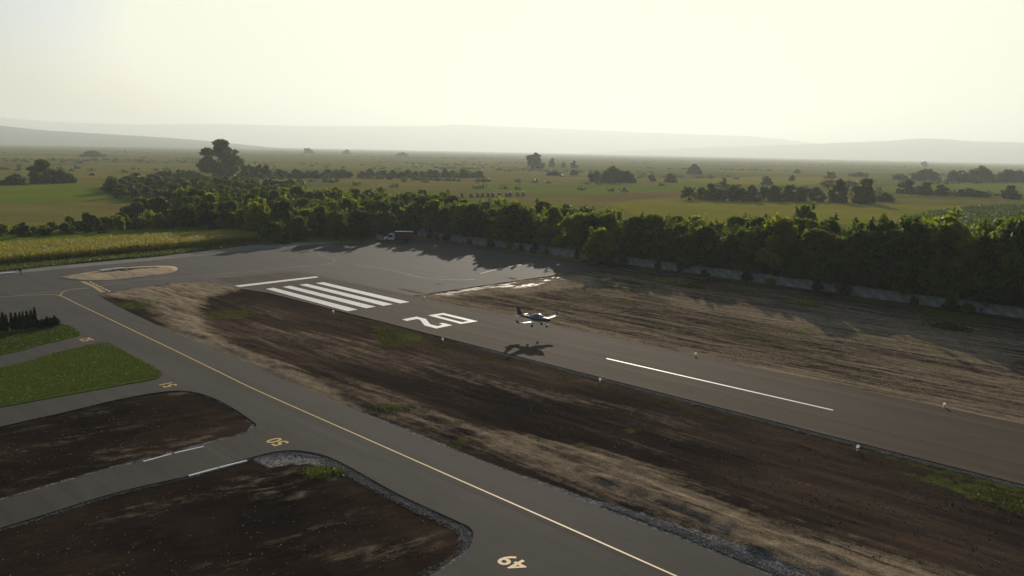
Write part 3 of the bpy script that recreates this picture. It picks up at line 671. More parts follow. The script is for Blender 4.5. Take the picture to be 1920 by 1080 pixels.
# maize: rows of stalks with drooping blades
mz = gp([(-120, 508), (0, 498), (250, 475), (487, 454), (492, 438), (250, 454), (0, 470), (-120, 478)])
q = sample_poly(mz, 11000, RS); n = len(q); hs = 1.7 + 0.7 * RS.rand(n)
Cs, As, Bs = [], [], []
a = RS.rand(n) * 6.28
Cs.append(np.column_stack([q, hs / 2])); As.append(np.column_stack([np.cos(a) * 0.03, np.sin(a) * 0.03, 0 * a])); Bs.append(np.column_stack([RS.randn(n) * 0.05, RS.randn(n) * 0.05, hs / 2]))
for k in range(5):
    a = RS.rand(n) * 6.28; hz = hs * (0.35 + 0.14 * k + 0.08 * RS.rand(n)); L = 0.28 + 0.2 * RS.rand(n)
    Cs.append(np.column_stack([q[:, 0] + np.cos(a) * L * 0.7, q[:, 1] + np.sin(a) * L * 0.7, hz]))
    As.append(np.column_stack([-np.sin(a) * 0.06, np.cos(a) * 0.10, 0 * a])); Bs.append(np.column_stack([np.cos(a) * L, np.sin(a) * L, (RS.rand(n) - 0.25) * 0.5]))
tag(link('maize_crop', quads_mesh('maize_crop', np.concatenate(Cs), np.concatenate(As), np.concatenate(Bs), M['maize'])), 'ripening yellow green maize strip beyond the apron edge', 'maize', kind='stuff')

# ------------------------------------------------------------------ trees
def crown_mesh(name, rs, h, r, nleaf, leaf, mat, base=0.12, nclump=26, shoots=0, top=0.75, flat=0.8, low=0.85, csz=1.0):
    C, A, B = [], [], []
    cl = []
    for k in range(nclump):
        t = base + (1 - base) * rs.rand() ** low
        prof = math.sin(math.pi * min(1, max(0.02, (t - base * 0.5) / (1.0 - base * 0.5))) ** top) ** 0.6
        a = rs.rand() * 6.28; rr = r * prof * math.sqrt(rs.rand()) * 0.85
        cr_ = csz * r * (0.20 + 0.22 * rs.rand()) * (1.05 - 0.35 * t)
        cl.append((rr * math.cos(a), rr * math.sin(a), min(t * h, h - cr_ * 0.7), cr_, cr_ * flat))
    for k in range(shoots):
        a = rs.rand() * 6.28; rr = r * 0.75 * math.sqrt(rs.rand()); hh = h * (0.78 + 0.26 * rs.rand())
        cl.append((rr * math.cos(a), rr * math.sin(a), hh, r * 0.09, h * 0.10))
    vol = np.array([c[3] ** 2 for c in cl]); num = np.maximum(8, (nleaf * vol / vol.sum()).astype(int))
    for (x, y, z, a_, b_), n in zip(cl, num):
        d = rs.randn(n, 3); d /= np.linalg.norm(d, axis=1)[:, None]; rad = (0.55 + 0.5 * rs.rand(n) ** 0.6 + 0.12 * rs.randn(n))[:, None]
        p = np.array([x, y, z]) + d * rad * np.array([a_, a_, b_])
        o = rs.randn(n, 3) + d * 0.6; o /= np.linalg.norm(o, axis=1)[:, None]
        u = np.cross(o, rs.randn(n, 3)); u /= np.linalg.norm(u, axis=1)[:, None] + 1e-9; w = np.cross(o, u)
        s = (leaf * (0.5 + 0.9 * rs.rand(n)))[:, None]
        C.append(p); A.append(u * s * 0.5); B.append(w * s * 0.75)
    C = np.concatenate(C); A = np.concatenate(A); B = np.concatenate(B); C[:, 2] = np.maximum(C[:, 2], 0.15)
    return quads_mesh(name, C, A, B, mat), cl
def trunk_mesh(name, rs, h, r, cl, stems=1):
    b = MB()
    for s in range(stems):
        ox, oy = (rs.randn() * 0.25 * (stems > 1), rs.randn() * 0.25 * (stems > 1)); lean = rs.randn(2) * h * 0.03; R0 = h * 0.018 / math.sqrt(stems) + 0.05
        pts = [(ox + lean[0] * t * t * 3, oy + lean[1] * t * t * 3, -0.25 + h * 0.8 * t) for t in (0, 0.03, 0.2, 0.45, 0.7, 1.0)]
        b.tube(pts, [R0 * 1.5, R0 * 1.1, R0, R0 * 0.75, R0 * 0.5, R0 * 0.2], 7)
        for c in cl[s::max(3 * stems, len(cl) // 9)]:
            z0 = min(c[2] * 0.6, h * 0.7); f = z0 / (h * 0.8)
            st = Vector((ox + lean[0] * f * f * 3, oy + lean[1] * f * f * 3, z0)); en = Vector(c[:3])
            if (en - st).length > 0.4: b.tube([st, st.lerp(en, 0.5) + Vector((0, 0, 0.1 * (en - st).length)), en], [R0 * 0.5, R0 * 0.3, R0 * 0.1], 5)
    return mesh(name, b.v, b.f, M['bark'], True)
PROTO = {}
def proto(key, seed, h, r, nleaf, leaf, mat, stems=1, **kw):
    rs = np.random.RandomState(seed); cm, cl = crown_mesh('crown', rs, h, r, nleaf, leaf, M[mat], **kw)
    PROTO.setdefault(key, []).append((trunk_mesh('trunk', rs, h, r, cl, stems), cm, h, r))
for s in range(8): proto('belt', 100 + s, 9.0, 4.0 + 0.3 * (s % 3), 10500, 0.27, 'leaf', stems=2, shoots=4, nclump=40, base=0.06, top=0.62, flat=0.85, csz=0.85)
for s in range(4): proto('belt_dark', 200 + s, 9.0, 4.0, 10000, 0.27, 'leaf_dark', stems=1, shoots=3, nclump=36, base=0.06, top=0.65, csz=0.9)
for s in range(2): proto('yellow', 300 + s, 9.0, 2.6, 4200, 0.36, 'leaf_yellow', stems=2, shoots=9, nclump=24, base=0.18)
for s in range(4): proto('shrub', 400 + s, 5.0, 3.2, 2600, 0.42, 'leaf_dark', stems=3, nclump=22, base=0.06, top=0.55)
for s in range(2): proto('shrub_green', 450 + s, 5.0, 3.0, 2600, 0.40, 'leaf', stems=3, nclump=22, base=0.06, shoots=5, top=0.55)
for s in range(3): proto('wide', 700 + s, 5.0, 6.0, 1900, 0.75, 'leaf_dark', stems=4, nclump=44, base=0.03, top=0.42, low=1.2, csz=0.6)
for s in range(3): proto('far', 500 + s, 10.0, 5.5, 1500, 1.0, 'leaf_dark', stems=2, nclump=26, base=0.03, top=0.5, low=1.3)
proto('big', 611, 29.0, 17.0, 14000, 0.95, 'leaf_dark', base=0.06, nclump=75, top=0.62, low=1.0, csz=0.62)

def tree(key, p, h, r, label, group, name='tree', rz=None, idx=None, cat='tree'):
    lst = PROTO[key]; tm, cm, h0, r0 = lst[(idx if idx is not None else random.randrange(len(lst))) % len(lst)]
    o = empty(name, (p[0], p[1], -0.1), random.random() * 6.28 if rz is None else rz); o.scale = (r / r0, r / r0, h / h0)
    link('trunk', tm, o); link('crown', cm, o)
    return tag(o, label, cat, group)
random.seed(4)

# the belt behind the wall: rows of trees on the ground, front row 3 m behind the wall
def place(poly, spacing, rs, tries=6000):
    pts = []; P = np.array(poly); lo, hi = P.min(0), P.max(0)
    for _ in range(tries):
        q = lo + rs.rand(2) * (hi - lo)
        if in_poly(np.array(q[0]), np.array(q[1]), poly) and all((q[0] - a[0]) ** 2 + (q[1] - a[1]) ** 2 > spacing ** 2 for a in pts): pts.append(q)
    return pts
def wl(t, n): return (WALL_A[0] + WD.x * t + WN.x * n, WALL_A[1] + WD.y * t + WN.y * n)   # along the wall from the right frame edge, n metres behind it
def px_of(p, z=0.0):
    d = Vector((p[0], p[1], z - H)); c = Vector((d.dot(right), d.dot(up), -d.dot(back))); return (960 + FPX * c.x / c.z, 540 - FPX * c.y / c.z)
rs = np.random.RandomState(21)
belt = [wl(-28, 3), wl(190, 3), wl(190, 40), wl(100, 42), wl(-28, 52)]
nb = 0
fr = [wl(-26 + 3.8 * k + rs.randn() * 0.8, 3.2 + rs.rand() * 2.2) for k in range(57)]
for p in fr + [q for q in place(belt, 5.4, rs) if all((q[0] - f[0]) ** 2 + (q[1] - f[1]) ** 2 > 16 for f in fr)]:
    n_ = (p[0] - WALL_A[0]) * WN.x + (p[1] - WALL_A[1]) * WN.y; t_ = (p[0] - WALL_A[0]) * WD.x + (p[1] - WALL_A[1]) * WD.y
    x, y = px_of(p)
    if x > 2080 or x < 690: continue
    hgt = (6.6 + 5.6 * rs.rand() if n_ < 9 else 7.2 + 4.6 * rs.rand()) + 5.6 * max(0, 1 - max(t_, 0) / 70) * (n_ < 25) - 2.0 * (n_ > 32)
    row = 'front' if n_ < 10 else ('middle' if n_ < 27 else 'rear')
    part = next(n__ for lim, n__ in [(860, 'beside the parked truck'), (960, 'above the tree shadows on the apron'), (1080, 'left of the large light green tree'), (1230, 'around the large light green tree'), (1400, 'right of the large light green tree'), (1540, 'below the tall tree'), (1690, 'right of the tall tree'), (1800, 'around the yellowing tree at the wall'), (9999, 'at the right border')] if x < lim)
    lab = {'front': 'leafy tree in the front row behind the wall, %s', 'middle': 'leafy tree in the middle of the belt, %s', 'rear': 'leafy tree along the back of the belt, %s'}[row] % part
    key = 'belt' if rs.rand() < 0.72 else 'belt_dark'
    tree(key, p, hgt, (0.34 + 0.16 * rs.rand()) * hgt + 0.6, lab, 'green tree belt: ' + row + ' ' + part); nb += 1
for (x, y, h, r, lab) in [(1745, 572, 10.5, 2.4, 'yellowing tree rising at the wall, right part of the belt'), (1840, 530, 10.0, 2.6, 'yellow green tree with bright top, right part of the belt'),
                          (1800, 515, 9.0, 2.2, 'bright yellow topped tree deep in the right belt'), (1060, 432, 9.0, 2.3, 'yellow green tree top in the centre of the belt'),
                          (1620, 545, 9.5, 2.3, 'yellow tinged tree in the front of the right belt')]:
    tree('yellow', G(x, y), h, r, lab, None)
tree('shrub_green', G(1122, 497), 8.6, 4.6, 'large light green tree overhanging the wall, centre of the belt', None, cat='tree')
tree('shrub_green', G(1503, 455), 11.5, 4.6, 'tall tree standing above the belt against the hay field', None)

# the grove at the left end of the wall
rs = np.random.RandomState(33)
grove = gp([(500, 449), (600, 452), (700, 446), (790, 441), (860, 440), (840, 405), (700, 395), (540, 391), (400, 393), (335, 402), (345, 425), (430, 438)])
for p in place(grove, 6.2, rs, 5000):
    x, y = px_of(p); zone = next(n__ for lim, n__ in [(450, 'at its left tip'), (560, 'above the rounded green bush'), (640, 'above the curved apron line'), (705, 'just left of the truck'), (770, 'behind the truck'), (9999, 'behind the wall end')] if x < lim); lab = 'dark leafy tree in the %s of the grove, %s' % ('front' if y > 428 else ('middle' if y > 408 else 'rear'), zone)
    tree('belt' if rs.rand() < 0.6 else 'belt_dark', p, 6.8 + 4.4 * rs.rand(), 3.6 + 1.6 * rs.rand(), lab, 'grove, ' + lab[23:])
tree('shrub_green', G(520, 456), 5.8, 5.2, 'rounded green bush at the right end of the maize strip', None, 'shrub', cat='shrub')
tree('yellow', G(368, 408), 8.5, 3.0, 'yellow green tree at the left tip of the grove', None)
for (x, y, h, w, lab) in [(262, 410, 34, 62, 'dark spreading shrub left of the grove, outermost'), (305, 412, 38, 60, 'dark spreading shrub between the outermost one and the grove'), (345, 415, 36, 50, 'dark shrub touching the left tip of the grove')]:
    p = G(x, y); k = ppm(p); tree('shrub', p, h / k, w / k / 2, lab, None, 'shrub', cat='shrub')
rs = np.random.RandomState(44)
for p in place(gp([(200, 352), (280, 346), (380, 350), (480, 356), (560, 362), (560, 376), (380, 380), (270, 384), (215, 368)]), 8.5, rs, 1500):
    zb = 'left end' if px_of(p)[0] < 290 else ('below the big tree' if px_of(p)[0] < 430 else 'right end')
    tree('shrub' if rs.rand() < 0.6 else 'belt_dark', p, 4.5 + 4 * rs.rand(), 3.5 + 2 * rs.rand(), 'dark bush in the thicket behind the grove, %s' % zb, 'thicket behind the grove, ' + zb, 'shrub', cat='shrub')
for p in place(gp([(-80, 441), (60, 433), (200, 424), (330, 417), (335, 428), (200, 436), (60, 443), (-80, 450)]), 4.4, rs, 1200):
    x, y = px_of(p)
    tree('shrub_green' if rs.rand() < 0.6 else 'shrub', p, 2.2 + 2.6 * rs.rand() ** 2, 2.0 + 1.2 * rs.rand(), 'low bush in the overgrown strip behind the maize', 'bushes behind the maize', 'shrub', cat='shrub')
for (x, y, h, lab) in [(133, 433, 26, 'slender young tree in the strip behind the maize, left one'), (165, 430, 28, 'slender young tree in the strip behind the maize, right one')]:
    p = G(x, y); tree('belt', p, h / ppm(p), 2.0, lab, None)

# single trees and bushes out on the plain: pixel of the foot, height and width in pixels
p = G(414, 330); k = ppm(p); tree('big', p, 62 / k, 42 / k, 'big spreading dark tree standing alone on the plain', None, rz=0.6)
FAR = [(78, 343, 36, 46, 'round dark tree left of the big one on the plain', None), (118, 343, 22, 38, 'low bush right beside the round dark tree', None),
       (30, 346, 16, 40, 'low bush left of the round dark tree', None),
       (1003, 316, 28, 36, 'round grey tree standing alone far out, centre of the plain', None), (1035, 313, 15, 13, 'small slim tree right of the round grey tree', None),
       (1056, 314, 10, 12, 'tiny bush between the slim tree and the next one', None), (1076, 315, 13, 16, 'small round bush right of the round grey tree', None),
       (1040, 329, 8, 34, 'flat dark bush below the round grey tree', None), (1076, 328, 10, 18, 'small dark bush above the broad thicket', None),
       (1118, 340, 18, 40, 'left part of the broad dark thicket on the plain', None), (1148, 342, 27, 56, 'tall middle of the broad dark thicket', None), (1176, 342, 20, 36, 'right part of the broad dark thicket', None),
       (1222, 339, 12, 16, 'small bush right of the broad dark thicket', None), (1257, 341, 15, 26, 'round bush right of the broad dark thicket', None),
       (1301, 326, 16, 34, 'humped bush far out, right of centre', None), (1357, 352, 16, 20, 'bush behind the hedgerow, left one', None), (1437, 346, 14, 24, 'bush behind the hedgerow, right one', None),
       (1485, 339, 10, 11, 'tiny round tree in the pasture, lower', None), (1494, 325, 7, 13, 'tiny round tree in the pasture, upper', None), (1557, 338, 14, 17, 'round tree just above the yellowish bushes', None),
       (1553, 354, 16, 34, 'yellowish green bush above the hedgerow end', None), (1590, 356, 16, 38, 'yellowish green bush above the hedgerow end, right one', None),
       (1571, 379, 38, 32, 'tall dark tree at the hedgerow end, left one', None), (1620, 381, 40, 40, 'tall dark tree at the hedgerow end, right one', None), (1655, 377, 14, 40, 'low bush right of the tall dark trees', None),
       (1701, 363, 22, 30, 'brownish bush in the right field', None), (1735, 365, 20, 28, 'dark bush in the right field, left of a lower one', None), (1764, 366, 17, 26, 'lower dark bush in the right field', None),
       (1820, 368, 12, 52, 'flat pale bush in the right field', None), (1892, 372, 20, 30, 'dark bush near the right border of the field', None),
       (1735, 339, 18, 56, 'dark thicket far right, left one', None), (1800, 341, 17, 60, 'dark thicket far right, second', None), (1838, 341, 23, 50, 'dark thicket far right, tallest', None), (1890, 341, 18, 70, 'dark thicket far right, last one', None), (1690, 337, 9, 40, 'low thicket far right, leading the row', None),
       (1610, 331, 7, 40, 'flat far thicket above the pasture', None),
       (578, 288, 9, 24, 'grey far tree group near the horizon, left', None), (650, 289, 8, 14, 'grey far tree near the horizon', None), (1733, 312, 8, 13, 'grey far tree near the right horizon', None), (175, 294, 9, 46, 'grey far thicket near the left horizon', None), (755, 293, 7, 26, 'grey far thicket near the horizon, centre', None)]
for x, y, h, w, lab, g in FAR:
    p = G(x, y); k = ppm(p)
    key = 'yellow' if 'yellowish' in lab else ('wide' if w > 1.7 * h else 'far')
    tree(key, p, h / k, w / k / 2 * 1.0, lab, g, 'shrub' if ('bush' in lab or 'thicket' in lab) else 'tree', cat='bush' if ('bush' in lab or 'thicket' in lab) else 'tree')
rs = np.random.RandomState(55)
for k in range(15):                                        # hedgerow right of centre
    zh = 'left half' if k < 8 else 'right half'; x = 1298 + k * 16.5 + rs.randn() * 4; p = G(x, 373 + rs.rand() * 3 + k * 0.25); s = ppm(p)
    tree('shrub' if k % 4 else 'shrub_green', p, (20 + 10 * rs.rand()) / s, (13 + 4 * rs.rand()) / s, 'dark bushy tree in the hedgerow along the hay field, %s' % zh, 'hedgerow along the hay field, ' + zh)
for k in range(34):                                        # hedgerow right of the big tree
    zh = 'near end' if k < 9 else ('middle' if k < 20 else 'far end'); x = 455 + k * 13.5 + rs.randn() * 3; p = G(x, 333 - 1.5 * k / 34 + rs.rand() * 2); s = ppm(p)
    tree('far' if k % 3 else 'shrub', p, ((20 if k < 4 else 10) + 6 * rs.rand()) / s, (9 + 5 * rs.rand()) / s, 'dark bush in the hedgerow right of the big tree, %s' % zh, 'long hedgerow, ' + zh, 'shrub', cat='bush')
for k in range(9):
    x = 300 + k * 9; p = G(x, 334 + rs.rand() * 3); s = ppm(p)
    tree('far', p, (9 + 8 * rs.rand()) / s, (8 + 3 * rs.rand()) / s, 'dark bush in the row left of the big tree', 'bushes left of the big tree', 'shrub', cat='bush')
for k in range(11):                                        # maize shocks
    x = 872 + k * 11 + rs.randn() * 2; p = G(x, 370 - 3.0 * k / 10); b = MB()
    b.lathe([(1.1, -0.1), (0.85, 0.6), (0.45, 1.5), (0.5, 1.75), (0.75, 2.3), (0.2, 2.4)], 9)
    for j in range(10):
        a = rs.rand() * 6.28; b.tube([(0.9 * math.cos(a), 0.9 * math.sin(a), 0), (0.4 * math.cos(a), 0.4 * math.sin(a), 1.6), (0.8 * math.cos(a + 0.3), 0.8 * math.sin(a + 0.3), 2.6)], [0.09, 0.05, 0.02], 4)
    o = b.build('maize_shock', M['dry']); o.location = p; o.scale = (1.3, 1.3, 1.0)
    tag(o, 'small brown sheaf in the row across the meadow behind the belt', 'sheaf', 'row of sheaves')

# crop field at the right: low bushy rows
rs = np.random.RandomState(66)
cp_ = gp([(1680, 418), (1740, 400), (1830, 389), (1960, 384), (2060, 384), (2060, 470), (1900, 448), (1760, 436)])
q = sample_poly(cp_, 15000, rs); n = len(q); a = rs.rand(n) * 6.28; o3 = rs.randn(n, 3)
C = np.column_stack([q, 0.2 + 1.3 * rs.rand(n)]); u = np.cross(o3, rs.randn(n, 3)); u /= np.linalg.norm(u, axis=1)[:, None]; w = np.cross(o3 / np.linalg.norm(o3, axis=1)[:, None], u)
tag(link('sunflower_crop', quads_mesh('sunflower_crop', C, u * 0.34, w * 0.42, M['leaf_dark'])), 'dull green row crop filling the field at the right behind the belt', 'crop', kind='stuff')
# scrub over the far plain, too small and many to count
q = []
for k in range(60):
    x, y = rs.uniform(-100, 2020), 0; y = hor(x) + 10 + 62 * rs.rand() ** 1.6; c = np.array(G(x, y)[:2]); L = 20 + 120 * rs.rand(); n = rs.randint(6, 26)
    q.append(c + np.column_stack([rs.randn(n) * L, rs.randn(n) * 6]))
q = np.concatenate(q); n = len(q); q = np.repeat(q, 26, 0) + rs.randn(n * 26, 2) * 1.5; n = len(q); z = np.abs(rs.randn(n)) * 1.1
o3 = rs.randn(n, 3); u = np.cross(o3, rs.randn(n, 3)); u /= np.linalg.norm(u, axis=1)[:, None]; w = np.cross(o3 / np.linalg.norm(o3, axis=1)[:, None], u)
keep = np.array([px_of(p)[1] < 372 for p in q]); q, z, u, w = q[keep], z[keep], u[keep], w[keep]
tag(link('far_scrub', quads_mesh('far_scrub', np.column_stack([q, z]), u * 0.7, w * 0.8, M['leaf_dark'])), 'scattered low scrub dotting the far grassland', 'scrub', kind='stuff')

# thin cypress saplings and low bushes on the lawn by stand 52
def sapling(seed, h, r, nl):
    rs = np.random.RandomState(seed); n = nl; t = rs.rand(n) ** 0.8; a = rs.rand(n) * 6.28
    prof = r * (np.sin(np.pi * np.clip(t * 0.93 + 0.07, 0, 1)) ** 0.5 * (1 - 0.75 * t)) * (0.6 + 0.6 * vnoise(t * 9 + seed, a * 0 + seed))
    rr = prof * (0.4 + 0.75 * rs.rand(n)); C = np.column_stack([rr * np.cos(a), rr * np.sin(a), 0.12 + t * (h - 0.12)])
    A = np.column_stack([-np.sin(a), np.cos(a), 0 * a]) * 0.07; B = np.column_stack([np.cos(a) * 0.05, np.sin(a) * 0.05, 0 * a + 0.12])
    return quads_mesh('crown', C, A, B, M['leaf_hedge'])
cyp = [sapling(s, 2.6, 0.5, 900) for s in range(4)]; low = [sapling(40 + s, 1.1, 0.75, 700) for s in range(3)]
tk = MB().tube([(0, 0, -0.05), (0.01, 0, 0.6), (0, 0, 2.2)], [0.035, 0.028, 0.01], 6); tk = mesh('trunk', tk.v, tk.f, M['bark'])
ords = ['first', 'second', 'third', 'fourth', 'fifth', 'sixth', 'seventh', 'eighth', 'ninth', 'tenth']
for i, (x, y, h) in enumerate([(-1, 622, 2.0), (7, 621.5, 2.7), (13.5, 621, 2.4), (23, 620, 2.6), (31, 619.5, 2.5), (39, 618.5, 2.5), (45, 618, 2.6), (52, 617, 2.6), (60, 616, 2.7), (67, 615, 3.0)]):
    o = empty('cypress_sapling', G(x, y, 0.18), i * 1.3); link('trunk', tk, o); c = link('crown', cyp[i % 4], o); c.scale = (1 + 0.3 * (i % 3 == 1), 1 + 0.3 * (i % 3 == 1), h / 2.6)
    tag(o, 'thin dark cypress sapling on the lawn, %s from the left border' % ords[i], 'sapling', 'cypress sapling row')
for i, (x, y, s) in enumerate([(73, 614.5, 1.0), (79, 613.8, 1.05), (84, 613.2, 1.0), (89, 612.6, 1.25), (96, 611.6, 1.1), (103, 610.5, 1.25)]):
    o = empty('clipped_bush', G(x, y, 0.18), i); link('trunk', tk, o).scale = (1, 1, 0.4); link('crown', low[i % 3], o).scale = (s, s, s)
    tag(o, 'low dark bush continuing the cypress row, %s after the saplings' % ords[i], 'bush', 'low bushes ending the cypress row')

# ------------------------------------------------------------------ wall
wall = empty('concrete_wall', wl(0, 0) + (0,), math.atan2(WD.y, WD.x))
tag(wall, 'long low grey concrete panel wall in front of the tree belt', 'wall')
pan = MB().box(0, 2.86, -0.06, 0.06, -0.1, 1.85).box(0, 2.86, -0.09, 0.09, 1.852, 1.93); pan = mesh('panel', pan.v, pan.f, M['concrete'])
pst = MB().box(-0.11, 0.11, -0.13, 0.13, -0.1, 1.98, 0.01); pst = mesh('post', pst.v, pst.f, M['concrete'])
rs = np.random.RandomState(8)
LW = Vector((WALL_B[0] - WALL_A[0], WALL_B[1] - WALL_A[1])).length + 6
for k in range(-9, int(LW / 3.1)):
    o = link('post', pst, wall); o.location = (k * 3.1, 0, rs.randn() * 0.02)
    o = link('panel', pan, wall); o.location = (k * 3.1 + 0.12, 0.0, rs.randn() * 0.04); o.rotation_euler = (rs.randn() * 0.012, 0, rs.randn() * 0.004)
for k in range(27):
    t_ = -14 + k * 6.7 + rs.randn() * 2.5; p = wl(t_, -0.9 - 0.5 * rs.rand())
    if px_of(p)[0] > 1960: continue
    tree('shrub' if k % 3 else 'shrub_green', p, 1.5 + 1.5 * rs.rand(), 0.7 + 0.8 * rs.rand(), 'narrow bush growing against the wall face, %s' % ('right half' if t_ < 75 else 'left half'), 'bushes at the wall face, ' + ('right' if t_ < 75 else 'left'), 'shrub', cat='bush')
# ivy and weeds growing over it
for i, (x, y, w, h, lab) in enumerate([(1118, 491, 1.5, 2.2, 'green creeper hanging over the wall under the light green tree'), (1262, 533, 4.5, 1.0, 'low green weeds before the wall, centre'), (1300, 538, 2.5, 0.8, 'small green weeds right of the longer patch before the wall'),
                                       (1780, 616, 3.2, 0.9, 'sunlit green weeds on the strip, right part'), (1510, 572, 2.5, 0.7, 'small weeds in the tree shade, right part')]):
    n = 420; c = G(x, y); q = np.array(c[:2])[None] + rs.randn(n, 1) * np.array(WD)[None] * w * 0.5 + rs.randn(n, 1) * np.array(WN)[None] * 0.6
    o3 = rs.randn(n, 3); u = np.cross(o3, rs.randn(n, 3)); u /= np.linalg.norm(u, axis=1)[:, None]; ww = np.cross(o3 / np.linalg.norm(o3, axis=1)[:, None], u)
    tag(link('weeds', quads_mesh('weeds', np.column_stack([q, np.abs(rs.randn(n)) * h * 0.45 + 0.05]), u * 0.10, ww * 0.2, M['leaf'])), lab, 'weeds', kind='stuff')

# ------------------------------------------------------------------ concrete beams, block
def beam(px0, px1, w, h, mat, label, z=0.0, group=None):
    a, b = Vector(G(*px0, z)), Vector(G(*px1, z)); L = (b - a).length
    m_ = MB(); c = 0.025
    sec = [(-w / 2, 0), (w / 2, 0), (w / 2, h - c), (w / 2 - c, h), (-w / 2 + c, h), (-w / 2, h - c)]
    m_.loft([[(x, y, q) for y, q in sec] for x in (0, L)])
    o = m_.build('concrete_beam', mat); o.location = (a.x, a.y, z); o.rotation_euler = (0, 0, math.atan2(b.y - a.y, b.x - a.x))
    return tag(o, label, 'beam', group)
beam((269, 867.5), (321, 853), 0.22, 0.12, M['concrete_white'], 'white concrete beam on the far edge of stub 50, left one')
beam((327, 851.5), (382, 839), 0.22, 0.12, M['concrete_white'], 'white concrete beam on the far edge of stub 50, right one')
beam((354, 894), (409, 879), 0.24, 0.12, M['concrete_white'], 'grey concrete beam on the near edge of stub 50, left one', 0.0)
beam((411, 878.5), (463, 865), 0.24, 0.12, M['concrete_white'], 'grey concrete beam on the near edge of stub 50, right one', 0.0)
beam((-26, 516.5), (29, 512), 0.7, 0.25, M['concrete_white'], 'long white concrete beam left of the standing person', 0.02)
beam((188, 508), (210, 505.6), 0.7, 0.22, M['concrete_white'], 'white concrete beam on the dirt island, left one', 0.16)
beam((212, 505), (233, 503.4), 0.7, 0.22, M['concrete_white'], 'white concrete beam on the dirt island, right one', 0.16)
b = MB(); b.box(-0.95, 0.95, -0.3, 0.3, -0.02, 1.35, 0.06); o = b.build('concrete_block', M['concrete']); o.location = G(711, 449, 0.116); o.rotation_euler = (0, 0, 0.1)
tag(o, 'pale upright concrete slab standing left of the truck', 'block')

# ------------------------------------------------------------------ runway edge lights
tl = NT('lamp_lens'); _d = tl.n('BsdfPrincipled', {'Base Color': (0.85, 0.85, 0.82), 'Roughness': 0.2}); _t = tl.n('BsdfTranslucent', {'Color': (0.95, 0.94, 0.9)}); _m = tl.n('MixShader', {0: 0.6, 1: _d.outputs[0], 2: _t.outputs[0]}); tl.t.links.new(_m.outputs[0], tl.out.inputs['Surface']); M['lamp_white'] = tl.m; M['lamp_metal'] = plain('lamp_metal', (0.30, 0.29, 0.27), 0.5, 0.5, 0.1)
M['lamp_yellow'] = plain('lamp_yellow', (0.55, 0.42, 0.10), 0.5, 0.5, 0.1)
lb = MB().lathe([(0.13, 0), (0.13, 0.05), (0.05, 0.07), (0.03, 0.3)], 10); lb = mesh('stem', lb.v, lb.f, M['lamp_metal'], True)
lh = MB().lathe([(0.05, 0.29), (0.12, 0.31), (0.13, 0.42), (0.10, 0.50), (0.04, 0.54), (0.005, 0.55)], 12); lh = mesh('lens', lh.v, lh.f, M['lamp_white'], True)
lc = MB().lathe([(0.06, 0.24), (0.14, 0.26), (0.14, 0.288), (0.06, 0.289)], 12); lc = mesh('collar', lc.v, lc.f, M['lamp_yellow'], True)
for (x, y, lab) in [(625, 587.5, 'white runway edge light by the end of the threshold stripes, near edge'), (830, 640.5, 'white runway edge light below the painted number, near edge'), (1125, 717, 'white runway edge light left of the dashed line start, near edge'),
                    (1608, 845, 'white runway edge light nearest the camera, near edge'), (796, 561, 'white runway edge light at the apron corner, far edge'), (1304, 668, 'white runway edge light right of the airplane, far edge'), (1770, 764, 'white runway edge light, far edge, right part')]:
    o = empty('edge_light', G(x, y, 0.05)); link('stem', lb, o); link('lens', lh, o).scale = (1.1, 1.1, 1.05); link('collar', lc, o)
    tag(o, lab, 'light', 'runway edge lights')

# ------------------------------------------------------------------ airplane
def livery():
    t = NT('airplane_livery'); z = t.n('SeparateXYZ', {0: t.n('TexCoord').outputs['Object']}).outputs[2]; nz = t.noise(t.pos(obj=True), 3.0, 3)
    f = t.fr(t.math('ADD', z, t.math('MULTIPLY', nz, 0.02)), 0.50, 0.52)
    return t.bsdf(t.mix(f, (0.008, 0.034, 0.048), (0.80, 0.80, 0.78)), 0.28, 0.5, None, 0, 0.6)
M['livery'] = livery(); M['p_white'] = plain('airplane_white', (0.80, 0.80, 0.78), 0.22, 0.5, 0.03, coat=0.6); M['p_blue'] = plain('airplane_blue', (0.010, 0.026, 0.045), 0.3, 0.5, 0.05, coat=0.5)
M['p_glass'] = plain('canopy_glass', (0.015, 0.018, 0.022), 0.06, 0.8, 0.05, coat=0.5); M['rubber'] = plain('rubber', (0.02, 0.02, 0.02), 0.8, 0.2); M['p_dark'] = plain('propeller_black', (0.03, 0.03, 0.03), 0.4)
plane = empty('airplane', (0, 0, 0)); tag(plane, 'small low wing propeller airplane just above the runway', 'airplane')
def sect(x, w, zb, zt, n=16, k=2.3):
    c = (zb + zt) / 2; hh = (zt - zb) / 2; r = []
    for i in range(n):
        a = 2 * math.pi * i / n; ca, sa = math.cos(a), math.sin(a)
        r.append((x, w / 2 * math.copysign(abs(ca) ** (2 / k), ca), c + hh * math.copysign(abs(sa) ** (2 / k), sa)))
    return r
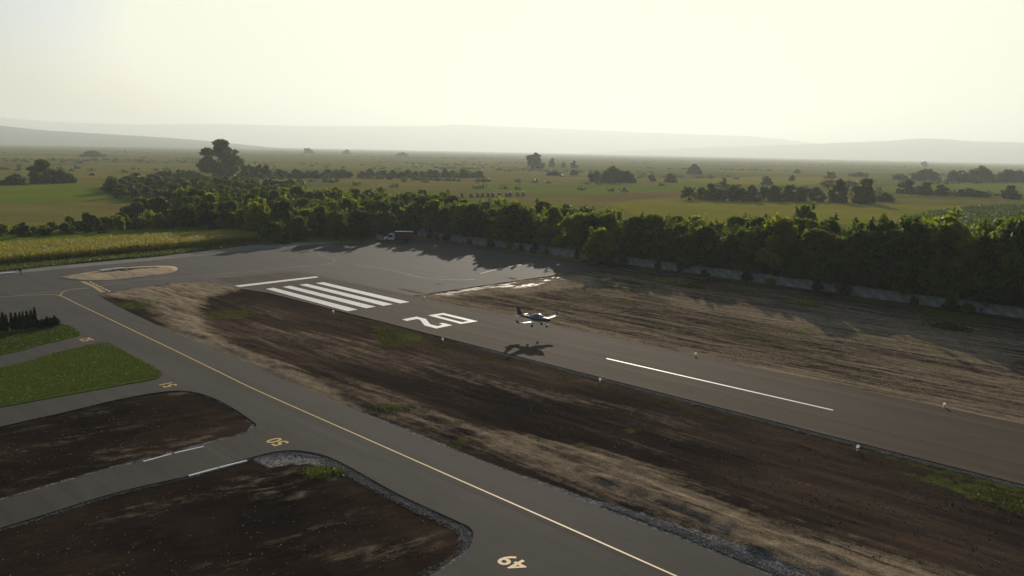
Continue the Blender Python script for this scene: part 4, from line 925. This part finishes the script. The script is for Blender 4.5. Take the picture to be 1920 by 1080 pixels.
# x forward (nose), y left, z up; wing chord line at z = 0
MB().loft([sect(*a) for a in [(2.15, 0.34, 0.14, 0.46), (2.05, 0.60, 0.02, 0.52), (1.6, 0.84, -0.06, 0.57), (0.9, 1.00, -0.10, 0.61), (0.2, 1.06, -0.11, 0.64), (-0.6, 1.02, -0.10, 0.63), (-1.3, 0.78, -0.02, 0.57), (-2.4, 0.42, 0.16, 0.52), (-3.4, 0.24, 0.28, 0.50), (-4.1, 0.08, 0.36, 0.47)]]).build('fuselage', M['livery'], plane, True)
can = MB()
rings = []
for x, w, zt in [(1.05, 0.46, 0.60), (0.75, 0.80, 0.80), (0.35, 0.90, 0.95), (-0.15, 0.92, 1.0), (-0.7, 0.82, 0.93), (-1.2, 0.60, 0.76), (-1.6, 0.30, 0.58)]:
    rings.append([(x, w / 2 * math.cos(math.pi * i / 10), 0.52 + (zt - 0.52) * math.sin(math.pi * i / 10) ** 0.8) for i in range(11)])
can.loft(rings, True, False); canopy = can.build('canopy', M['p_glass'], plane, True)
for x, w, zt in [(0.62, 0.85, 0.86), (-0.62, 0.85, 0.945)]:
    MB().tube([(x, w / 2 * 1.02 * math.cos(math.pi * i / 12), 0.52 + (zt + 0.012 - 0.52) * max(0, math.sin(math.pi * i / 12)) ** 0.8) for i in range(13)], 0.03, 6).build('canopy_frame', M['p_white'], canopy, True)
def foil(x_le, chord, y, z, th=0.13):
    up_ = [(0, 0), (0.03, 0.4), (0.12, 0.78), (0.3, 1.0), (0.6, 0.72), (1.0, 0.03)]; r = []
    for c, t in up_: r.append((x_le - c * chord, y, z + t * th * chord * 0.6))
    for c, t in up_[::-1][:-1]: r.append((x_le - c * chord, y, z - t * th * chord * 0.35 - 0.004))
    return r
for s, side in ((1, 'left'), (-1, 'right')):
    wg = MB().loft([foil(0.78, 1.45, s * 0.35, -0.05), foil(0.72, 1.38, s * 1.4, 0.0), foil(0.55, 1.05, s * 3.6, 0.15), foil(0.46, 0.82, s * 4.25, 0.20)]).build('wing', M['p_white'], plane, True)
    MB().loft([foil(0.46, 0.82, s * 4.252, 0.20), foil(0.30, 0.62, s * 4.42, 0.30), foil(0.02, 0.36, s * 4.52, 0.62)]).build('winglet', M['p_blue'], wg, True)
    MB().loft([foil(-0.45, 0.30, s * 0.7, -0.09, 0.08), foil(-0.42, 0.26, s * 2.4, 0.03, 0.08)]).build('flap', M['p_white'], wg, True)
    MB().loft([foil(-3.05, 0.85, s * 0.08, 0.46), foil(-3.25, 0.55, s * 1.42, 0.48)]).build('tailplane', M['p_white'], plane, True)
    lg = MB().tube([(0.02 - 0.25, s * 0.5, -0.1), (-0.28, s * 0.85, -0.45), (-0.3, s * 1.0, -0.68)], [0.06, 0.05, 0.04], 8).build('main_gear_leg', M['p_white'], plane, True)
    MB().lathe([(0.03, -0.07), (0.17, -0.07), (0.21, -0.04), (0.21, 0.04), (0.17, 0.07), (0.03, 0.07)], 16, 'y', (-0.3, s * 1.08, -0.70)).build('wheel', M['rubber'], lg, True)
fin = []
for z, x0, x1, th in [(0.42, -2.6, -4.05, 0.10), (0.62, -3.1, -4.12, 0.09), (1.2, -3.5, -4.2, 0.07), (1.72, -3.82, -4.3, 0.05)]:
    fin.append([(x0, 0, z), (x0 + (x1 - x0) * 0.3, th / 2, z), (x1, 0.008, z), (x1, -0.008, z), (x0 + (x1 - x0) * 0.3, -th / 2, z)])
MB().loft(fin).build('fin', M['p_blue'], plane)
ng = MB().tube([(1.55, 0, -0.08), (1.62, 0, -0.45), (1.66, 0, -0.66)], [0.06, 0.045, 0.035], 8).build('nose_gear_leg', M['p_white'], plane, True)
MB().lathe([(0.03, -0.06), (0.15, -0.06), (0.18, -0.03), (0.18, 0.03), (0.15, 0.06), (0.03, 0.06)], 16, 'y', (1.66, 0, -0.72)).build('wheel', M['rubber'], ng, True)
MB().loft([sect(1.98, 0.08, -0.60, -0.50), sect(1.8, 0.2, -0.66, -0.46), sect(1.5, 0.2, -0.66, -0.44), sect(1.3, 0.06, -0.58, -0.5)]).build('wheel_fairing', M['p_white'], ng, True)
sp_ = MB().lathe([(0.17, 2.15), (0.15, 2.28), (0.09, 2.40), (0.01, 2.47)], 12, 'x', (0, 0, 0.30)).build('spinner', M['p_blue'], plane, True)
for s in (1, -1):
    rr = [];
    for t, c, tw in [(0.1, 0.10, 0.9), (0.4, 0.13, 0.6), (0.7, 0.10, 0.4), (0.85, 0.05, 0.3)]:
        d = Vector((0, math.cos(0.6), math.sin(0.6))) * s * t; n2 = Vector((math.sin(tw), -math.sin(0.6) * math.cos(tw), math.cos(0.6) * math.cos(tw)))
        ax = Vector((1, 0, 0)); rr.append([tuple(Vector((2.25, 0, 0.30)) + d + n2 * c / 2), tuple(Vector((2.25, 0, 0.30)) + d + ax * 0.015), tuple(Vector((2.25, 0, 0.30)) + d - n2 * c / 2), tuple(Vector((2.25, 0, 0.30)) + d - ax * 0.015)])
    MB().loft(rr).build('propeller_blade', M['p_dark'], sp_)
_r = ray(1009, 599.5); D = 115.0
plane.location = (_r[0] / _r[1] * D, D, H + _r[2] / _r[1] * D - 0.1)
plane.rotation_euler = (0, R(-3.0), ANG + math.pi)

# ------------------------------------------------------------------ truck
M['t_white'] = plain('truck_white', (0.55, 0.55, 0.56), 0.35, 0.5, 0.06); M['t_red'] = plain('truck_red', (0.085, 0.012, 0.014), 0.5, 0.4, 0.15, 1.0); M['t_black'] = plain('truck_black', (0.02, 0.02, 0.022), 0.6)
M['t_glass'] = plain('truck_glass', (0.02, 0.025, 0.03), 0.08, 0.8); M['t_lamp'] = plain('truck_lamp', (0.6, 0.6, 0.55), 0.2, 0.6); M['t_steel'] = plain('truck_steel', (0.35, 0.35, 0.35), 0.4, 0.5, 0.1, 2, 0.6)
truck = empty('box_truck', G(748, 452.5, 0.116), R(180 + 6)); tag(truck, 'white cab truck with dark red box body parked in the tree shade', 'truck')
# x forward, cab in front
prof = [(4.4, 0.55), (4.4, 1.15), (3.55, 1.35), (2.95, 2.05), (2.65, 2.18), (1.35, 2.2), (1.3, 0.55)]
MB().loft([[(x, y, z) for x, z in prof] for y in (-0.98, -0.9, 0.9, 0.98)]).build('cab', M['t_white'], truck)
MB().add([(3.50, -0.82, 1.42), (3.50, 0.82, 1.42), (2.99, 0.74, 2.02), (2.99, -0.74, 2.02), (3.54, -0.82, 1.40), (3.54, 0.82, 1.40), (3.03, 0.74, 2.04), (3.03, -0.74, 2.04)], [(4, 5, 6, 7), (0, 3, 2, 1), (0, 1, 5, 4), (1, 2, 6, 5), (2, 3, 7, 6), (3, 0, 4, 7)]).build('windscreen', M['t_glass'], truck)
for s in (-1, 1):
    d_ = MB().box(1.75, 3.0, *(sorted((s * 0.981, s * 1.0))), 0.62, 1.32).build('door', M['t_white'], truck)
    MB().box(2.72, 2.9, *(sorted((s * 1.001, s * 1.03))), 1.15, 1.2).build('handle', M['t_black'], d_)
    MB().add([(1.8, s * 0.982, 1.36), (3.2, s * 0.982, 1.36), (2.8, s * 0.982, 2.0), (1.8, s * 0.982, 2.0), (1.8, s * 1.0, 1.36), (3.2, s * 1.0, 1.36), (2.8, s * 1.0, 2.0), (1.8, s * 1.0, 2.0)], [(0, 1, 2, 3), (4, 7, 6, 5), (0, 4, 5, 1), (1, 5, 6, 2), (2, 6, 7, 3), (3, 7, 4, 0)]).build('side_window', M['t_glass'], truck)
    MB().box(4.38, 4.43, *sorted((s * 0.55, s * 0.88)), 0.85, 1.05).build('headlight', M['t_lamp'], truck)
    MB().box(3.05, 3.2, *sorted((s * 1.0, s * 1.25)), 1.35, 1.75).build('mirror', M['t_black'], truck)
    for x in (3.5, -2.2):
        w_ = MB().lathe([(0.2, -0.13), (0.38, -0.13), (0.42, -0.09), (0.42, 0.09), (0.38, 0.13), (0.2, 0.13)], 18, 'y', (x, s * 0.86, 0.42)).build('wheel', M['rubber'], truck, True)
        MB().lathe([(0.02, -0.10), (0.22, -0.12), (0.22, 0.12), (0.02, 0.10)], 14, 'y', (x, s * 0.87, 0.42)).build('rim', M['t_steel'], w_)
MB().box(4.40, 4.52, -0.95, 0.95, 0.42, 0.72, 0.02).build('bumper', M['t_black'], truck)
MB().box(-4.2, 4.2, -0.42, 0.42, 0.5, 0.72).build('chassis', M['t_black'], truck)
MB().box(1.55, 2.45, -0.6, 0.6, 2.2, 2.36, 0.06).build('roof_rack', M['t_white'], truck)
bx_ = MB().box(-4.2, 1.05, -1.08, 1.08, 0.8, 2.9, 0.01).build('box_body', M['t_red'], truck)
MB().box(1.051, 1.08, -1.06, 1.06, 0.82, 2.88).build('front_panel', M['t_white'], bx_, False)
for k in range(7):
    for s in (-1, 1): MB().box(-4.1 + k * 0.82, -4.03 + k * 0.82, *sorted((s * 1.075, s * 1.11)), 0.85, 2.85).build('rib', M['t_red'], bx_)
MB().box(-4.2, 1.05, -1.1, 1.1, 2.901, 2.95).build('top_rail', M['t_steel'], bx_)

# ------------------------------------------------------------------ person by the apron edge
def person_mat():
    t = NT('person_clothes'); z = t.n('SeparateXYZ', {0: t.n('TexCoord').outputs['Object']}).outputs[2]
    c = t.ramp(t.math('MULTIPLY', z, 0.5), [(0.0, (0.02, 0.02, 0.02)), (0.05, (0.025, 0.03, 0.045)), (0.46, (0.02, 0.05, 0.06)), (0.74, (0.35, 0.22, 0.16)), (0.83, (0.04, 0.03, 0.025))])
    for e in c.node.color_ramp.elements: pass
    c.node.color_ramp.interpolation = 'CONSTANT'
    return t.bsdf(c, 0.8, 0.2, t.bump(t.noise(t.pos(obj=True), 12, 3), 0.3, 0.01))
J = [((0, 0, 0.95), .16, .12), ((0, 0, 1.12), .15, .11), ((0, 0, 1.34), .19, .12), ((0, 0, 1.47), .06, .06), ((0, 0.01, 1.56), .075, .085), ((0, 0.01, 1.68), .085, .095), ((0, 0, 1.75), .05, .05),
     ((-.11, 0, .88), .09, .09), ((-.12, 0.03, .48), .06, .06), ((-.12, 0, .09), .045, .045), ((-.13, .14, .04), .045, .03),
     ((.11, 0, .88), .09, .09), ((.13, 0.08, .49), .06, .06), ((.13, 0.02, .09), .045, .045), ((.14, .17, .04), .045, .03),
     ((-.2, 0, 1.4), .065, .06), ((-.26, -.02, 1.12), .05, .05), ((-.25, .1, .88), .035, .035), ((-.24, .13, .79), .035, .02),
     ((.2, 0, 1.4), .065, .06), ((.27, 0, 1.12), .05, .05), ((.26, .12, .89), .035, .035), ((.25, .15, .80), .035, .02)]
Ed = [(0, 1), (1, 2), (2, 3), (3, 4), (4, 5), (5, 6), (0, 7), (7, 8), (8, 9), (9, 10), (0, 11), (11, 12), (12, 13), (13, 14), (2, 15), (15, 16), (16, 17), (17, 18), (2, 19), (19, 20), (20, 21), (21, 22)]
me = bpy.data.meshes.new('person'); me.from_pydata([j[0] for j in J], Ed, []); me.materials.append(person_mat())
per = link('person', me); mod = per.modifiers.new('skin', 'SKIN'); me.skin_vertices  # layer comes with the modifier on evaluation
if not me.skin_vertices:
    bpy.context.view_layer.objects.active = per; bpy.ops.mesh.customdata_skin_add()
for sv, j in zip(me.skin_vertices[0].data, J): sv.radius = (j[1], j[2])
me.skin_vertices[0].data[0].use_root = True
per.modifiers.new('sub', 'SUBSURF').levels = 1; per.modifiers['sub'].render_levels = 2
per.location = G(39, 516, 0.116); per.rotation_euler = (0, 0, 0.5)
tag(per, 'person in dark clothes standing at the far apron edge', 'person')

# ------------------------------------------------------------------ utility pole far left
b = MB().tube([(0, 0, -0.5), (0, 0, 9.0)], [0.16, 0.10], 8); pole = b.build('utility_pole', M['bark']); pole.location = G(101, 312)
MB().box(-0.9, 0.9, -0.06, 0.06, 8.3, 8.42).build('crossarm', M['bark'], pole); tag(pole, 'thin wooden utility pole far out on the left plain', 'pole')

# ------------------------------------------------------------------ haze
hz = NT('haze'); pv = hz.n('VolumePrincipled', {'Color': (0.90, 0.98, 0.95), 'Density': 1.15e-4, 'Anisotropy': 0.3}); hz.t.links.new(pv.outputs[0], hz.out.inputs['Volume'])
b = MB().box(-26600, 26600, -3600, 26600, -4.0, 760.0); tag(b.build('haze', hz.m), 'pale haze lying over the whole plain', 'haze', kind='stuff')
